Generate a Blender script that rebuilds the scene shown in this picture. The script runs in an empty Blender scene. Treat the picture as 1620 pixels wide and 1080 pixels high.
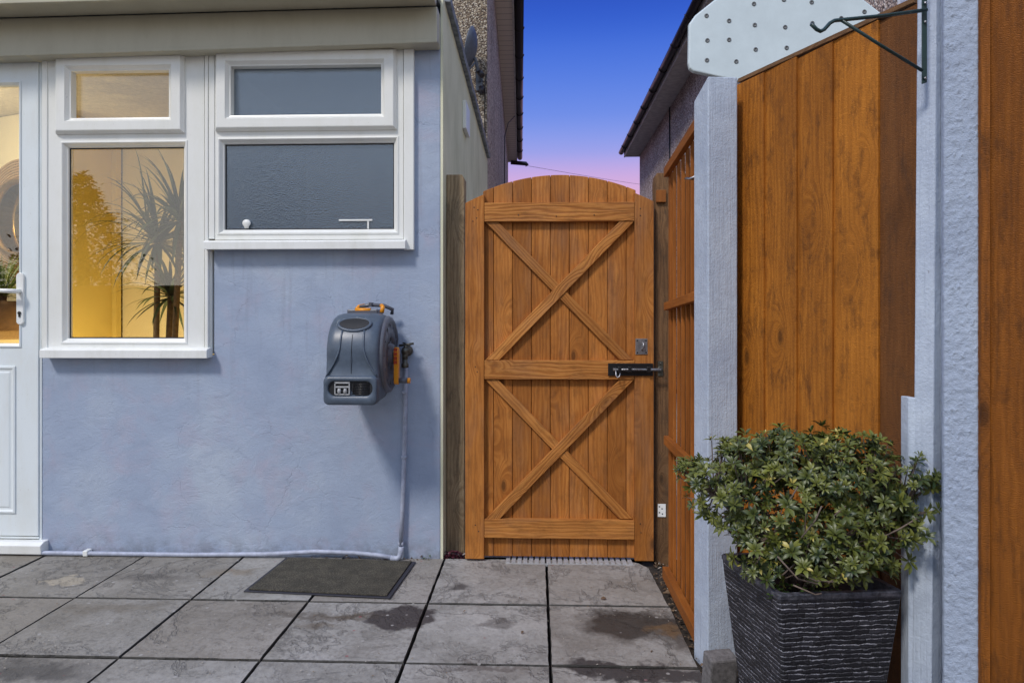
import bpy, bmesh, math, random
from mathutils import Vector, Matrix
random.seed(7)
R = math.radians
# ---------------------------------------------------------------- camera
SC = bpy.context.scene
F, CH, CD = 1080.0, 1.14, 3.26
TH = math.atan(40 / 1080)
cam = bpy.data.cameras.new('camera'); camo = bpy.data.objects.new('camera', cam)
SC.collection.objects.link(camo); SC.camera = camo
camo.location = (0, -CD, CH); camo.rotation_euler = (R(90), 0, TH)
cam.lens = 24; cam.sensor_width = 36; cam.shift_y = -33 / 1620
cam.clip_start = 0.02; cam.clip_end = 2000
# ---------------------------------------------------------------- view
SC.view_settings.view_transform = 'Standard'; SC.view_settings.look = 'None'
SC.view_settings.gamma = 1; SC.view_settings.exposure = 0.0
SC.cycles.max_bounces = 8; SC.cycles.transparent_max_bounces = 16
# ---------------------------------------------------------------- world: dusk sky, blue above, pink at the horizon
SUN_EL, SUN_AZ = 48, 215
W = bpy.data.worlds.new('World'); SC.world = W; W.use_nodes = True
nt = W.node_tree; nt.nodes.clear()
def wn(t, **k):
    n = nt.nodes.new(t)
    for a, b in k.items(): setattr(n, a, b)
    return n
tc = wn('ShaderNodeTexCoord'); sp = wn('ShaderNodeSeparateXYZ'); nt.links.new(tc.outputs['Generated'], sp.inputs[0])
def wramp(stops):
    r = wn('ShaderNodeValToRGB'); r.color_ramp.interpolation = 'B_SPLINE'
    e = r.color_ramp.elements
    while len(e) < len(stops): e.new(0.5)
    for i, (p, c) in enumerate(stops): e[i].position = p; e[i].color = (*c, 1)
    nt.links.new(sp.outputs['Z'], r.inputs[0]); return r
front = wramp([(0.0, (.80, .46, .56)), (.17, (.76, .43, .64)), (.205, (.62, .40, .74)), (.238, (.31, .36, .82)), (.288, (.15, .27, .80)), (.37, (.050, .155, .71)), (.43, (.018, .072, .52)), (.7, (.04, .10, .48)), (1, (.30, .36, .66))])
back = wramp([(0.0, (.90, .80, .68)), (.18, (.80, .80, .80)), (.4, (.60, .72, .92)), (.75, (.46, .64, 1.0)), (1, (.38, .54, .98))])
mr = wn('ShaderNodeMapRange'); mr.interpolation_type = 'SMOOTHSTEP'
mr.inputs['From Min'].default_value = .45; mr.inputs['From Max'].default_value = -.35
nt.links.new(sp.outputs['Y'], mr.inputs['Value'])
mx = wn('ShaderNodeMixRGB'); nt.links.new(mr.outputs[0], mx.inputs[0]); nt.links.new(front.outputs[0], mx.inputs[1]); nt.links.new(back.outputs[0], mx.inputs[2])
sky = wn('ShaderNodeTexSky', sky_type='NISHITA'); sky.sun_disc = False; sky.sun_elevation = R(SUN_EL); sky.sun_rotation = R(SUN_AZ)
sb = wn('ShaderNodeBackground'); nt.links.new(sky.outputs[0], sb.inputs[0]); sb.inputs[1].default_value = 0.003
bg = wn('ShaderNodeBackground'); nt.links.new(mx.outputs[0], bg.inputs[0]); bg.inputs[1].default_value = 1.0
ad = wn('ShaderNodeAddShader'); nt.links.new(bg.outputs[0], ad.inputs[0]); nt.links.new(sb.outputs[0], ad.inputs[1])
wo = wn('ShaderNodeOutputWorld'); nt.links.new(ad.outputs[0], wo.inputs[0])
# ---------------------------------------------------------------- sun (soft dusk glow from high behind the camera)
sun = bpy.data.lights.new('sun', 'SUN'); sun.energy = 2.2; sun.angle = R(9); sun.color = (1, .93, .86)
suno = bpy.data.objects.new('sun', sun); SC.collection.objects.link(suno)
az = R(SUN_AZ); el = R(SUN_EL)
sd = Vector((math.sin(az) * math.cos(el), math.cos(az) * math.cos(el), math.sin(el)))
suno.rotation_euler = (-sd).to_track_quat('-Z', 'Y').to_euler()

# ---------------------------------------------------------------- helpers
c_, s_ = math.cos(TH), math.sin(TH)
def P(px, py, Y):            # point of the photo on the real vertical plane y = Y
    xc = (px - 810) / F; zc = -(py - 507) / F
    dx = xc * c_ - s_; dy = xc * s_ + c_; t = (Y + CD) / dy
    return Vector((t * dx, Y, CH + t * zc))
def PT(px, py, t):           # point of the photo at distance t along the optical axis
    xc = (px - 810) / F; zc = -(py - 507) / F
    return Vector((t * (xc * c_ - s_), t * (xc * s_ + c_) - CD, CH + t * zc))
def G(px, py, z=0):
    zc = -(py - 507) / F
    return PT(px, py, (z - CH) / zc)

class MB:
    def __init__(s): s.v = []; s.f = []; s.uv = []; s.sm = []
    def face(s, pts, uvs=None, smooth=False):
        i = len(s.v); s.v += [tuple(p) for p in pts]; s.f.append(list(range(i, i + len(pts))))
        s.uv.append(uvs or [(0, 0)] * len(pts)); s.sm.append(smooth)
    def prism(s, pts, ext, vdir=(0, 0, 1), smooth=False):
        pts = [Vector(p) for p in pts]; ext = Vector(ext)
        vd = Vector(vdir).normalized()
        n = (pts[1] - pts[0]).cross(pts[2] - pts[1]).normalized()
        a = vd.cross(n)
        if a.length < .1: a = vd.orthogonal()
        a.normalize(); b = vd.cross(a)
        ou, ov = random.uniform(0, 40), random.uniform(0, 40)
        U = lambda p: (p.dot(a) + p.dot(b) * .7 + ou, p.dot(vd) + ov)
        if n.dot(ext) > 0: pts = pts[::-1]
        top = [p + ext for p in pts]
        s.face(pts, [U(p) for p in pts]); s.face(top[::-1], [U(p) for p in top[::-1]])
        m = len(pts)
        for i in range(m):
            j = (i + 1) % m; q = [pts[j], pts[i], top[i], top[j]]
            s.face(q, [U(p) for p in q], smooth)
        return s
    def box(s, x0, x1, y0, y1, z0, z1, vdir=None, M=None):
        d = (abs(x1 - x0), abs(y1 - y0), abs(z1 - z0))
        if vdir is None: vdir = [(1, 0, 0), (0, 1, 0), (0, 0, 1)][d.index(max(d))]
        x0, x1 = sorted((x0, x1)); y0, y1 = sorted((y0, y1)); z0, z1 = sorted((z0, z1))
        pts = [Vector((x0, y0, z0)), Vector((x1, y0, z0)), Vector((x1, y0, z1)), Vector((x0, y0, z1))]; e = Vector((0, y1 - y0, 0)); vd = Vector(vdir)
        if M is not None:
            pts = [M @ p for p in pts]; e = M.to_3x3() @ e; vd = M.to_3x3() @ vd
        return s.prism(pts, e, vd)
    def tube(s, path, r, n=10, closed=False, cap=True):
        path = [Vector(p) for p in path]; rings = []; m = len(path)
        rr = r if isinstance(r, (list, tuple)) else [r] * m
        pv = None
        for i, p in enumerate(path):
            if closed: t = (path[(i + 1) % m] - path[i - 1])
            else: t = (path[min(i + 1, m - 1)] - path[max(i - 1, 0)])
            t.normalize()
            if pv is None: a = t.orthogonal().normalized()
            else:
                a = pv - t * pv.dot(t); a.normalize()
            pv = a; b = t.cross(a)
            rings.append([p + (a * math.cos(k * 2 * math.pi / n) + b * math.sin(k * 2 * math.pi / n)) * rr[i] for k in range(n)])
        L = 0
        for i in range(m if closed else m - 1):
            A, B = rings[i], rings[(i + 1) % m]; L2 = L + (path[(i + 1) % m] - path[i]).length
            for k in range(n):
                j = (k + 1) % n
                s.face([A[k], A[j], B[j], B[k]], [(k / n * .1, L), ((k + 1) / n * .1, L), ((k + 1) / n * .1, L2), (k / n * .1, L2)], True)
            L = L2
        if cap and not closed: s.face(rings[0][::-1]); s.face(rings[-1])
        return s
    def loft(s, rings, cap=True, smooth=True, closed=True):
        for A, B in zip(rings, rings[1:]):
            n = len(A)
            for k in range(n if closed else n - 1):
                j = (k + 1) % n; s.face([A[k], A[j], B[j], B[k]], None, smooth)
        if cap: s.face(rings[0][::-1]); s.face(rings[-1])
        return s
    def lathe(s, prof, loc, axis=(0, 0, 1), n=24):
        ax = Vector(axis).normalized(); a = ax.orthogonal().normalized(); b = ax.cross(a); loc = Vector(loc)
        rings = [[loc + ax * h + (a * math.cos(k * 2 * math.pi / n) + b * math.sin(k * 2 * math.pi / n)) * max(r, 1e-4) for k in range(n)] for r, h in prof]
        return s.loft(rings)
    def ring(s, x0, x1, z0, z1, prof):
        # mitred rectangular moulding; prof = [(inset, y), ...] from the outside in
        L = [[Vector((x0 + i, y, z0 + i)), Vector((x1 - i, y, z0 + i)), Vector((x1 - i, y, z1 - i)), Vector((x0 + i, y, z1 - i))] for i, y in prof]
        for A, B in zip(L, L[1:]):
            for k in range(4):
                j = (k + 1) % 4; s.face([A[k], A[j], B[j], B[k]])
        return s
    def build(s, name, mat, parent=None, bevel=0, weld=False, seg=2, subsurf=0):
        me = bpy.data.meshes.new(name); me.from_pydata(s.v, [], s.f)
        uvl = me.uv_layers.new(name='UVMap'); k = 0
        for fi, f in enumerate(s.f):
            me.polygons[fi].use_smooth = s.sm[fi]
            for q in range(len(f)): uvl.data[k].uv = s.uv[fi][q]; k += 1
        bm = bmesh.new(); bm.from_mesh(me)
        bmesh.ops.remove_doubles(bm, verts=bm.verts, dist=1e-5)
        bmesh.ops.recalc_face_normals(bm, faces=bm.faces)
        bm.to_mesh(me); bm.free()
        o = bpy.data.objects.new(name, me); SC.collection.objects.link(o)
        if mat: me.materials.append(mat)
        if parent: o.parent = parent
        if bevel:
            m = o.modifiers.new('bevel', 'BEVEL'); m.width = bevel; m.segments = seg; m.limit_method = 'ANGLE'; m.angle_limit = R(40)
        if subsurf:
            m = o.modifiers.new('sub', 'SUBSURF'); m.levels = m.render_levels = subsurf
        return o

def tag(o, label=None, cat=None, group=None, kind=None):
    if label: o['label'] = label
    if cat: o['category'] = cat
    if group: o['group'] = group
    if kind: o['kind'] = kind
    return o
def empty(name, label, cat, group=None, loc=(0, 0, 0)):
    o = bpy.data.objects.new(name, None); SC.collection.objects.link(o); o.location = loc; o.empty_display_size = .1
    return tag(o, label, cat, group)

# ---------------------------------------------------------------- materials
class NB:
    def __init__(s, name):
        s.m = bpy.data.materials.new(name); s.m.use_nodes = True; s.t = s.m.node_tree
        s.b = s.t.nodes['Principled BSDF']; s.out = s.t.nodes['Material Output']
    def n(s, t, **k):
        q = s.t.nodes.new('ShaderNode' + t)
        for a, b in k.items(): setattr(q, a, b)
        return q
    def L(s, a, b): s.t.links.new(a, b)
    def geo(s):
        if not hasattr(s, '_g'): s._g = s.n('NewGeometry').outputs['Position']
        return s._g
    def objc(s):
        if not hasattr(s, '_o'): s._o = s.n('TexCoord').outputs['Object']
        return s._o
    def uv(s):
        if not hasattr(s, '_u'): s._u = s.n('TexCoord').outputs['UV']
        return s._u
    def mapp(s, vec, scale=(1, 1, 1), loc=(0, 0, 0), rot=(0, 0, 0)):
        q = s.n('Mapping'); q.inputs['Scale'].default_value = scale; q.inputs['Location'].default_value = loc; q.inputs['Rotation'].default_value = rot
        s.L(vec, q.inputs[0]); return q.outputs[0]
    def noise(s, vec, scale, detail=4, rough=.55, dist=0, out='Fac'):
        q = s.n('TexNoise'); q.inputs['Scale'].default_value = scale; q.inputs['Detail'].default_value = detail
        q.inputs['Roughness'].default_value = rough; q.inputs['Distortion'].default_value = dist
        s.L(vec, q.inputs['Vector']); return q.outputs[out]
    def vor(s, vec, scale, feature='F1', out='Distance', rnd=1):
        q = s.n('TexVoronoi', feature=feature); q.inputs['Scale'].default_value = scale; q.inputs['Randomness'].default_value = rnd
        s.L(vec, q.inputs['Vector']); return q.outputs[out]
    def ramp(s, fac, stops, interp='LINEAR'):
        q = s.n('ValToRGB'); q.color_ramp.interpolation = interp; e = q.color_ramp.elements
        while len(e) < len(stops): e.new(.5)
        for i, (p, c) in enumerate(stops):
            e[i].position = p; e[i].color = (*c, 1) if isinstance(c, tuple) else (c, c, c, 1)
        s.L(fac, q.inputs[0]); return q.outputs[0]
    def mix(s, fac, a, b, mode='MIX'):
        q = s.n('MixRGB', blend_type=mode)
        for i, v in ((0, fac), (1, a), (2, b)):
            if isinstance(v, (int, float)): q.inputs[i].default_value = v if i == 0 else (v, v, v, 1)
            elif isinstance(v, tuple): q.inputs[i].default_value = (*v, 1)
            else: s.L(v, q.inputs[i])
        return q.outputs[0]
    def math(s, op, a, b=0, c=0, clamp=False):
        q = s.n('Math', operation=op, use_clamp=clamp)
        for i, v in enumerate((a, b, c)):
            if isinstance(v, (int, float)): q.inputs[i].default_value = v
            else: s.L(v, q.inputs[i])
        return q.outputs[0]
    def col(s, c):
        if isinstance(c, tuple): s.b.inputs['Base Color'].default_value = (*c, 1)
        else: s.L(c, s.b.inputs['Base Color'])
    def rough(s, r):
        if isinstance(r, (int, float)): s.b.inputs['Roughness'].default_value = r
        else: s.L(r, s.b.inputs['Roughness'])
    def bump(s, h, strength=.3, dist=.01, prev=None):
        q = s.n('Bump'); q.inputs['Strength'].default_value = strength; q.inputs['Distance'].default_value = dist
        s.L(h, q.inputs['Height'])
        if prev: s.L(prev, q.inputs['Normal'])
        s.L(q.outputs[0], s.b.inputs['Normal']); return q.outputs[0]
    def sep(s, v):
        q = s.n('SeparateXYZ'); s.L(v, q.inputs[0]); return q.outputs

def wood(name, dark, mid, light, knots=True, grain=.9, dirt=0.0, dirtcol=(.03, .025, .02), rough=.7, saw=False, board=.6, spec=.3, weather=0):
    n = NB(name); uv = n.uv()
    kd = n.vor(n.mapp(uv, (6.5, 2.7, 1)), 1, 'F1')
    if knots:
        warp = n.ramp(kd, [(0, 1.0), (.12, .45), (.35, 0)])
        off = n.n('CombineXYZ'); n.L(n.math('MULTIPLY', warp, .12), off.inputs[0])
        va = n.n('VectorMath', operation='ADD'); n.L(uv, va.inputs[0]); n.L(off.outputs[0], va.inputs[1]); guv = va.outputs[0]
    else: guv = uv
    wave = n.n('TexWave', wave_type='BANDS', bands_direction='X'); wave.inputs['Scale'].default_value = 17; wave.inputs['Distortion'].default_value = 11
    wave.inputs['Detail'].default_value = 3; wave.inputs['Detail Scale'].default_value = 1.3; wave.inputs['Detail Roughness'].default_value = .55
    n.L(n.mapp(guv, (1, .13, 1)), wave.inputs['Vector'])
    fine = n.noise(n.mapp(guv, (1, .035, 1)), 260, 3, .6)
    med = n.noise(n.mapp(guv, (1, .09, 1)), 38, 5, .6)
    blot = n.noise(n.mapp(uv, (1, .45, 1)), 5, 4, .6)
    f = n.math('ADD', n.math('MULTIPLY', wave.outputs['Fac'], .17 * grain), n.math('ADD', n.math('MULTIPLY', med, .45), n.math('ADD', n.math('MULTIPLY', fine, .28), n.math('MULTIPLY', blot, .30))))
    c = n.ramp(f, [(.30, dark), (.56, mid), (.80, light)])
    tone = n.noise(n.mapp(uv, (.9, .12, 1)), 2.2, 1, .5)
    c = n.mix(n.ramp(tone, [(.36, .45), (.5, 0.0)]), c, tuple(x * .55 for x in mid)); c = n.mix(n.ramp(tone, [(.52, 0.0), (.66, .40)]), c, light)
    c = n.mix(n.ramp(blot, [(.3, .55), (.62, 0.0)]), c, tuple(x * .62 for x in mid), 'MIX')
    if knots:
        k = n.ramp(kd, [(0, 1.0), (.05, .9), (.085, .25), (.12, 0)])
        c = n.mix(n.math('MULTIPLY', k, .85), c, tuple(x * .22 for x in mid))
    if weather:
        wv = n.ramp(n.noise(n.mapp(uv, (1, .25, 1)), 9, 6, .65), [(.48, 0.0), (.72, 1.0)])
        c = n.mix(n.math('MULTIPLY', wv, weather), c, (.22, .17, .13))
    if dirt:
        d = n.ramp(n.noise(n.mapp(uv, (1, .35, 1)), 22, 8, .78), [(.5, 0.0), (.66, 1.0)])
        c = n.mix(n.math('MULTIPLY', d, dirt), c, dirtcol)
    if saw:
        sw = n.n('TexWave', wave_type='BANDS', bands_direction='Y'); sw.inputs['Scale'].default_value = 90; sw.inputs['Distortion'].default_value = 14; sw.inputs['Detail'].default_value = 3
        n.L(uv, sw.inputs['Vector'])
        c = n.mix(n.math('MULTIPLY', n.math('MULTIPLY', sw.outputs['Fac'], n.ramp(blot, [(.35, 0.0), (.65, 1.0)])), .28), c, tuple(x * .55 for x in mid))
        h = n.math('ADD', n.math('MULTIPLY', f, 1), n.math('MULTIPLY', sw.outputs['Fac'], .35))
    else: h = f
    n.col(c); n.rough(rough); n.b.inputs['Specular IOR Level'].default_value = spec
    n.bump(h, .55, .004)
    return n.m
M = {}
M['gate'] = wood('gate_wood', (.14, .040, .008), (.42, .145, .024), (.62, .25, .055), weather=.25, dirt=.42, dirtcol=(.10, .04, .012))
M['gaterail'] = wood('gate_rail_wood', (.13, .040, .010), (.42, .150, .028), (.60, .25, .058), grain=2.1, weather=.25, dirt=.42, dirtcol=(.10, .04, .012))
M['fence'] = wood('fence_wood', (.16, .050, .006), (.42, .142, .013), (.62, .23, .026), knots=True, grain=1.0, dirt=.75, dirtcol=(.10, .036, .008), saw=True)
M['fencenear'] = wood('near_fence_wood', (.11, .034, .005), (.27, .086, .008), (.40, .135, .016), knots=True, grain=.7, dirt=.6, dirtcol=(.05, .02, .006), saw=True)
M['fencedark'] = wood('fence_wood_dark', (.09, .036, .010), (.19, .072, .018), (.26, .105, .028), knots=True, grain=.5, dirt=.4, saw=True)
M['slat'] = wood('slat_wood', (.18, .055, .010), (.36, .115, .018), (.48, .17, .032), knots=False, grain=.5, dirt=.2)
M['oldpost'] = wood('old_post_wood', (.11, .076, .042), (.33, .235, .135), (.52, .40, .25), grain=1.3, dirt=.5, saw=True)
M['darkpost'] = wood('dark_post_wood', (.07, .035, .016), (.17, .085, .035), (.28, .15, .065), grain=1.2, dirt=.5, saw=True)

def painted(name, base, dark, bumpy=.35, grain=False, chips=True, scale=1, rough=.55):
    n = NB(name); g = n.geo(); uv = n.uv()
    a = n.noise(g, 3.2, 5, .6); b = n.noise(g, 22 * scale, 5, .65); c3 = n.noise(g, 140 * scale, 3, .6)
    c = n.mix(n.ramp(a, [(.32, 1.0), (.66, 0.0)]), base, dark)
    c = n.mix(n.ramp(b, [(.35, .30), (.6, 0.0)]), c, tuple(x * .8 for x in dark))
    if chips:
        v = n.noise(g, 55, 4, .6); c = n.mix(n.ramp(v, [(.735, 0.0), (.76, .8)]), c, (.16, .12, .11))
    h = n.math('ADD', n.math('MULTIPLY', b, .9), n.math('MULTIPLY', c3, .45))
    if grain:
        gr = n.noise(n.mapp(uv, (1, .03, 1)), 150, 4, .65); h = n.math('ADD', h, n.math('MULTIPLY', gr, .7))
        c = n.mix(n.ramp(gr, [(.3, .35), (.5, 0.0)]), c, tuple(x * .75 for x in dark))
        kn = n.vor(n.mapp(uv, (6, 2.2, 1)), 1); kk = n.ramp(kn, [(0, 1.0), (.035, .8), (.06, 0.0)]); c = n.mix(n.math('MULTIPLY', kk, .6), c, (.16, .17, .24))
    n.col(c); n.rough(rough); n.bump(h, bumpy, .006); return n.m

# painted render of the extension's front wall: trowel marks, blisters and faint colour drift
n = NB('painted_render'); g = n.geo()
big = n.noise(g, 1.7, 4, .6); med = n.noise(n.mapp(g, (1, 1, 1.6)), 7, 6, .62, .8); sm = n.noise(g, 60, 4, .65); fn = n.noise(g, 230, 2, .5)
c = n.ramp(big, [(.32, (.315, .38, .51)), (.5, (.365, .435, .565)), (.68, (.44, .505, .61))])
c = n.mix(n.ramp(n.noise(g, 4.3, 5, .7, .4), [(.50, 0.0), (.72, .6)]), c, (.43, .40, .50))
c = n.mix(n.ramp(med, [(.36, .30), (.52, 0.0)]), c, (.28, .335, .45))
c = n.mix(n.ramp(n.noise(g, 38, 5, .75), [(.67, 0.0), (.74, .8)]), c, (.20, .19, .24))
cr = n.vor(n.mapp(g, (1, 1, 1)), 2.3, 'DISTANCE_TO_EDGE'); crd = n.vor(n.mix(.12, g, n.noise(g, 6, 5, .7, out='Color')), 3.1, 'DISTANCE_TO_EDGE')
crm = n.math('MULTIPLY', n.ramp(crd, [(0, 1.0), (.003, .8), (.007, 0.0)]), n.ramp(n.noise(g, 2.1, 3), [(.52, 0.0), (.58, 1.0)])); c = n.mix(n.math('MULTIPLY', crm, .22), c, (.20, .22, .29))
run = n.ramp(n.noise(n.mapp(g, (14, 1, .9)), 2.2, 4, .6), [(.54, 0.0), (.70, 1.0)]); pz = n.sep(g)
rz = n.ramp(pz[2], [(.62, 0.0), (.99, 1.0)]); c = n.mix(n.math('MULTIPLY', n.math('MULTIPLY', run, rz), .28), c, (.25, .27, .34))
px = n.sep(g)
grime = n.math('MULTIPLY', n.ramp(px[2], [(0.0, 1.0), (.11, 0.0)]), n.ramp(n.noise(g, 14, 5, .7), [(.40, 0.0), (.6, 1.0)]))
c = n.mix(n.math('MULTIPLY', grime, .6), c, (.15, .15, .16))
n.col(c); n.rough(.62); n.b.inputs['Specular IOR Level'].default_value = .35
trow = n.ramp(n.noise(n.mapp(g, (1, 1, 1.5), rot=(0, R(20), 0)), 6, 9, .72, .5), [(.42, 0.0), (.5, .6), (.53, .35), (.62, .9)])
h = n.math('ADD', n.math('MULTIPLY', trow, n.math('MULTIPLY', .8, n.ramp(big, [(.4, .25), (.6, 1.0)]))), n.math('ADD', n.math('MULTIPLY', sm, .55), n.math('SUBTRACT', n.math('MULTIPLY', fn, .3), n.math('MULTIPLY', crm, .6))))
n.bump(h, .42, .006); M['render'] = n.m

n = NB('cream_render'); g = n.geo(); st = n.noise(n.mapp(g, (1, 1.6, .7)), 2.4, 6, .65)
c = n.ramp(st, [(.3, (.60, .60, .42)), (.55, (.76, .75, .56)), (.8, (.84, .82, .64))])
n.col(c); n.rough(.85); n.bump(n.noise(g, 130, 4), .35, .005); M['cream'] = n.m

def dash(name, stops, scale=75, bs=.9):
    n = NB(name); g = n.geo()
    v = n.n('TexVoronoi', feature='F1'); v.inputs['Scale'].default_value = scale; n.L(g, v.inputs['Vector'])
    s = n.sep(v.outputs['Color'])
    c = n.ramp(s[0], stops, 'CONSTANT')
    c = n.mix(n.ramp(v.outputs['Distance'], [(.45, 0.0), (.75, .7)]), c, (.10, .085, .08))
    c = n.mix(n.ramp(n.noise(g, 1.2, 4), [(.35, .3), (.6, 0.0)]), c, (.10, .085, .08))
    n.col(c); n.rough(.9); n.bump(n.math('SUBTRACT', 1, v.outputs['Distance']), bs, .012); return n.m
M['dashbrown'] = dash('brown_pebbledash', [(0, (.12, .085, .055)), (.2, (.36, .28, .19)), (.42, (.52, .43, .31)), (.62, (.22, .155, .10)), (.8, (.68, .60, .48))], 82)
M['dashpink'] = dash('pink_grey_pebbledash', [(0, (.32, .23, .20)), (.25, (.68, .54, .48)), (.5, (.82, .68, .61)), (.75, (.46, .34, .30)), (.9, (.88, .82, .76))], 50)

def upvc(name, c0, c1, r=.32):
    n = NB(name); g = n.geo()
    d = n.ramp(n.noise(n.mapp(g, (1, 1, .3)), 9, 6, .7), [(.45, 0.0), (.75, .5)])
    c = n.mix(d, c0, c1); c = n.mix(n.ramp(n.noise(g, 120, 3, .7), [(.68, 0.0), (.74, .6)]), c, tuple(x * .5 for x in c1))
    n.col(c); n.rough(r); n.bump(n.noise(g, 18, 3), .05, .004); return n.m
M['upvc'] = upvc('white_upvc', (.84, .85, .82), (.72, .72, .64))
M['upvcdoor'] = upvc('door_upvc', (.78, .84, .86), (.68, .69, .64))
M['soffit'] = upvc('soffit_board', (.50, .47, .36), (.39, .36, .26), .3)
M['sill'] = upvc('sill_upvc', (.86, .87, .85), (.62, .62, .54), .35)

def plain(name, col, rough=.5, metal=0, nscale=40, var=.25, bump=.1, spec=.5):
    n = NB(name); g = n.objc()
    c = n.mix(n.ramp(n.noise(g, nscale, 5, .65), [(.35, 1.0), (.65, 0.0)]), col, tuple(x * (1 - var) for x in col))
    n.col(c); n.rough(rough); n.b.inputs['Metallic'].default_value = metal; n.b.inputs['Specular IOR Level'].default_value = spec
    if bump: n.bump(n.noise(g, nscale * 5, 3), bump, .002)
    return n.m
M['reel'] = plain('reel_plastic', (.09, .12, .165), .36, nscale=14, var=.28, bump=.08)
M['reelside'] = plain('reel_side_plastic', (.12, .125, .15), .32, nscale=14, var=.2)
M['reeldark'] = plain('reel_dark', (.012, .013, .016), .6)
M['orange'] = plain('orange_plastic', (.85, .32, .012), .38, var=.15)
M['redplastic'] = plain('red_plastic', (.50, .05, .015), .4)
M['greyplastic'] = plain('grey_plastic', (.42, .43, .44), .45)
M['pipe'] = plain('painted_pipe', (.46, .50, .62), .5, nscale=25, var=.3)
M['brass'] = plain('old_brass', (.17, .16, .13), .45, metal=.7, nscale=60, var=.5)
M['black'] = plain('black_metal', (.012, .012, .014), .35, nscale=60)
M['steel'] = plain('galvanised_steel', (.50, .50, .52), .38, metal=.9, nscale=60, var=.4)
M['green'] = plain('green_metal', (.015, .045, .045), .4, nscale=70)
M['gutter'] = plain('black_gutter', (.020, .014, .020), .4)
M['lead'] = plain('lead_grey', (.30, .33, .37), .6, nscale=22, var=.6, bump=.3)
M['dish'] = plain('dish_grey', (.14, .16, .20), .5)
M['backboard'] = plain('white_backboard', (.66, .76, .80), .35, nscale=6, var=.10, bump=.04)
M['bolt'] = plain('bolt_grey', (.16, .17, .18), .5, nscale=60)
M['soil'] = plain('soil', (.050, .038, .028), .95, nscale=30, var=.6, bump=1)
M['tile'] = plain('roof_tile', (.09, .06, .055), .8, nscale=12, var=.5, bump=.4)
M['fascia'] = plain('grey_fascia', (.66, .63, .58), .6, nscale=9, var=.3)
M['post'] = painted('blue_painted_post', (.56, .64, .74), (.42, .49, .61), .6, True, chips=True)
M['roughcast'] = painted('painted_concrete_post', (.46, .545, .68), (.35, .42, .55), .8, False, chips=False, scale=3)
M['block'] = plain('grey_concrete', (.20, .19, .19), .95, nscale=60, var=.5, bump=.8)
M['rubber'] = plain('rubber_edge', (.035, .034, .045), .6, nscale=80, bump=.5)
M['basket'] = plain('basket_weave', (.16, .08, .03), .8)
M['gold'] = plain('brass_gold', (.65, .42, .14), .3, metal=.9, bump=0)
M['rattan'] = plain('rattan', (.42, .27, .12), .6)
M['yellowwall'] = plain('yellow_wall', (.76, .58, .17), .8, nscale=3, var=.1, bump=.03)
M['creamwall'] = plain('cream_wall', (.80, .70, .46), .8, nscale=3, var=.05, bump=.03)
M['greyroom'] = plain('grey_room_wall', (.25, .27, .30), .8)
M['ceiling'] = plain('white_ceiling', (.60, .52, .34), .8)
M['floorin'] = plain('wooden_floor', (.25, .15, .07), .5)
M['seal'] = plain('dark_seal', (.03, .03, .035), .5)

# soffit boarding of the left house: fine cross joints
n = NB('soffit_slats'); g = n.geo(); s = n.sep(g)
fr = n.math('FRACT', n.math('MULTIPLY', s[1], 6.0)); c = n.mix(n.ramp(fr, [(.0, 1.0), (.12, 0.0)]), (.80, .72, .60), (.28, .24, .2))
n.col(c); n.rough(.6); M['slats'] = n.m

# mirror
n = NB('mirror_glass'); n.b.inputs['Metallic'].default_value = 1; n.b.inputs['Base Color'].default_value = (.7, .66, .55, 1); n.rough(.03); M['mirror'] = n.m

# clear double glazing
def glassmat(name, refl=2.2, tint=(.95, .95, .93), rough=0.0):
    n = NB(name); n.t.nodes.remove(n.b)
    tr = n.n('BsdfTransparent'); tr.inputs[0].default_value = (*tint, 1)
    gl = n.n('BsdfGlossy'); gl.inputs['Roughness'].default_value = rough; gl.inputs[0].default_value = (1, 1, 1, 1)
    bp = n.n('Bump'); bp.inputs['Strength'].default_value = .03; bp.inputs['Distance'].default_value = .01
    n.L(n.noise(n.geo(), 2.5, 2), bp.inputs['Height']); n.L(bp.outputs[0], gl.inputs['Normal'])
    fr = n.n('LayerWeight'); fr.inputs[0].default_value = .5
    f = n.math('ADD', refl, n.math('MULTIPLY', n.math('POWER', fr.outputs['Facing'], 5), .9), clamp=True)
    ms = n.n('MixShader'); n.L(f, ms.inputs[0]); n.L(tr.outputs[0], ms.inputs[1]); n.L(gl.outputs[0], ms.inputs[2]); n.L(ms.outputs[0], n.out.inputs[0])
    return n.m
M['glass'] = glassmat('clear_glazing', .115)
# obscured (stippled) glass
n = NB('obscure_glazing'); n.t.nodes.remove(n.b); g = n.geo()
tr = n.n('BsdfTransparent'); tr.inputs[0].default_value = (.75, .8, .85, 1)
gl = n.n('BsdfGlossy'); gl.inputs['Roughness'].default_value = .12; gl.inputs[0].default_value = (.8, .9, 1, 1)
df = n.n('BsdfDiffuse'); n.L(n.ramp(n.noise(g, 115, 4, .8), [(.36, (.035, .052, .082)), (.64, (.070, .094, .130))]), df.inputs[0])
bp = n.n('Bump'); bp.inputs['Strength'].default_value = .4; bp.inputs['Distance'].default_value = .002; n.L(n.vor(g, 190), bp.inputs['Height']); n.L(bp.outputs[0], gl.inputs['Normal'])
m1 = n.n('MixShader'); m1.inputs[0].default_value = .72; n.L(tr.outputs[0], m1.inputs[1]); n.L(df.outputs[0], m1.inputs[2])
m2 = n.n('MixShader'); m2.inputs[0].default_value = .22; n.L(m1.outputs[0], m2.inputs[1]); n.L(gl.outputs[0], m2.inputs[2]); n.L(m2.outputs[0], n.out.inputs[0])
M['obscure'] = n.m

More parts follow.
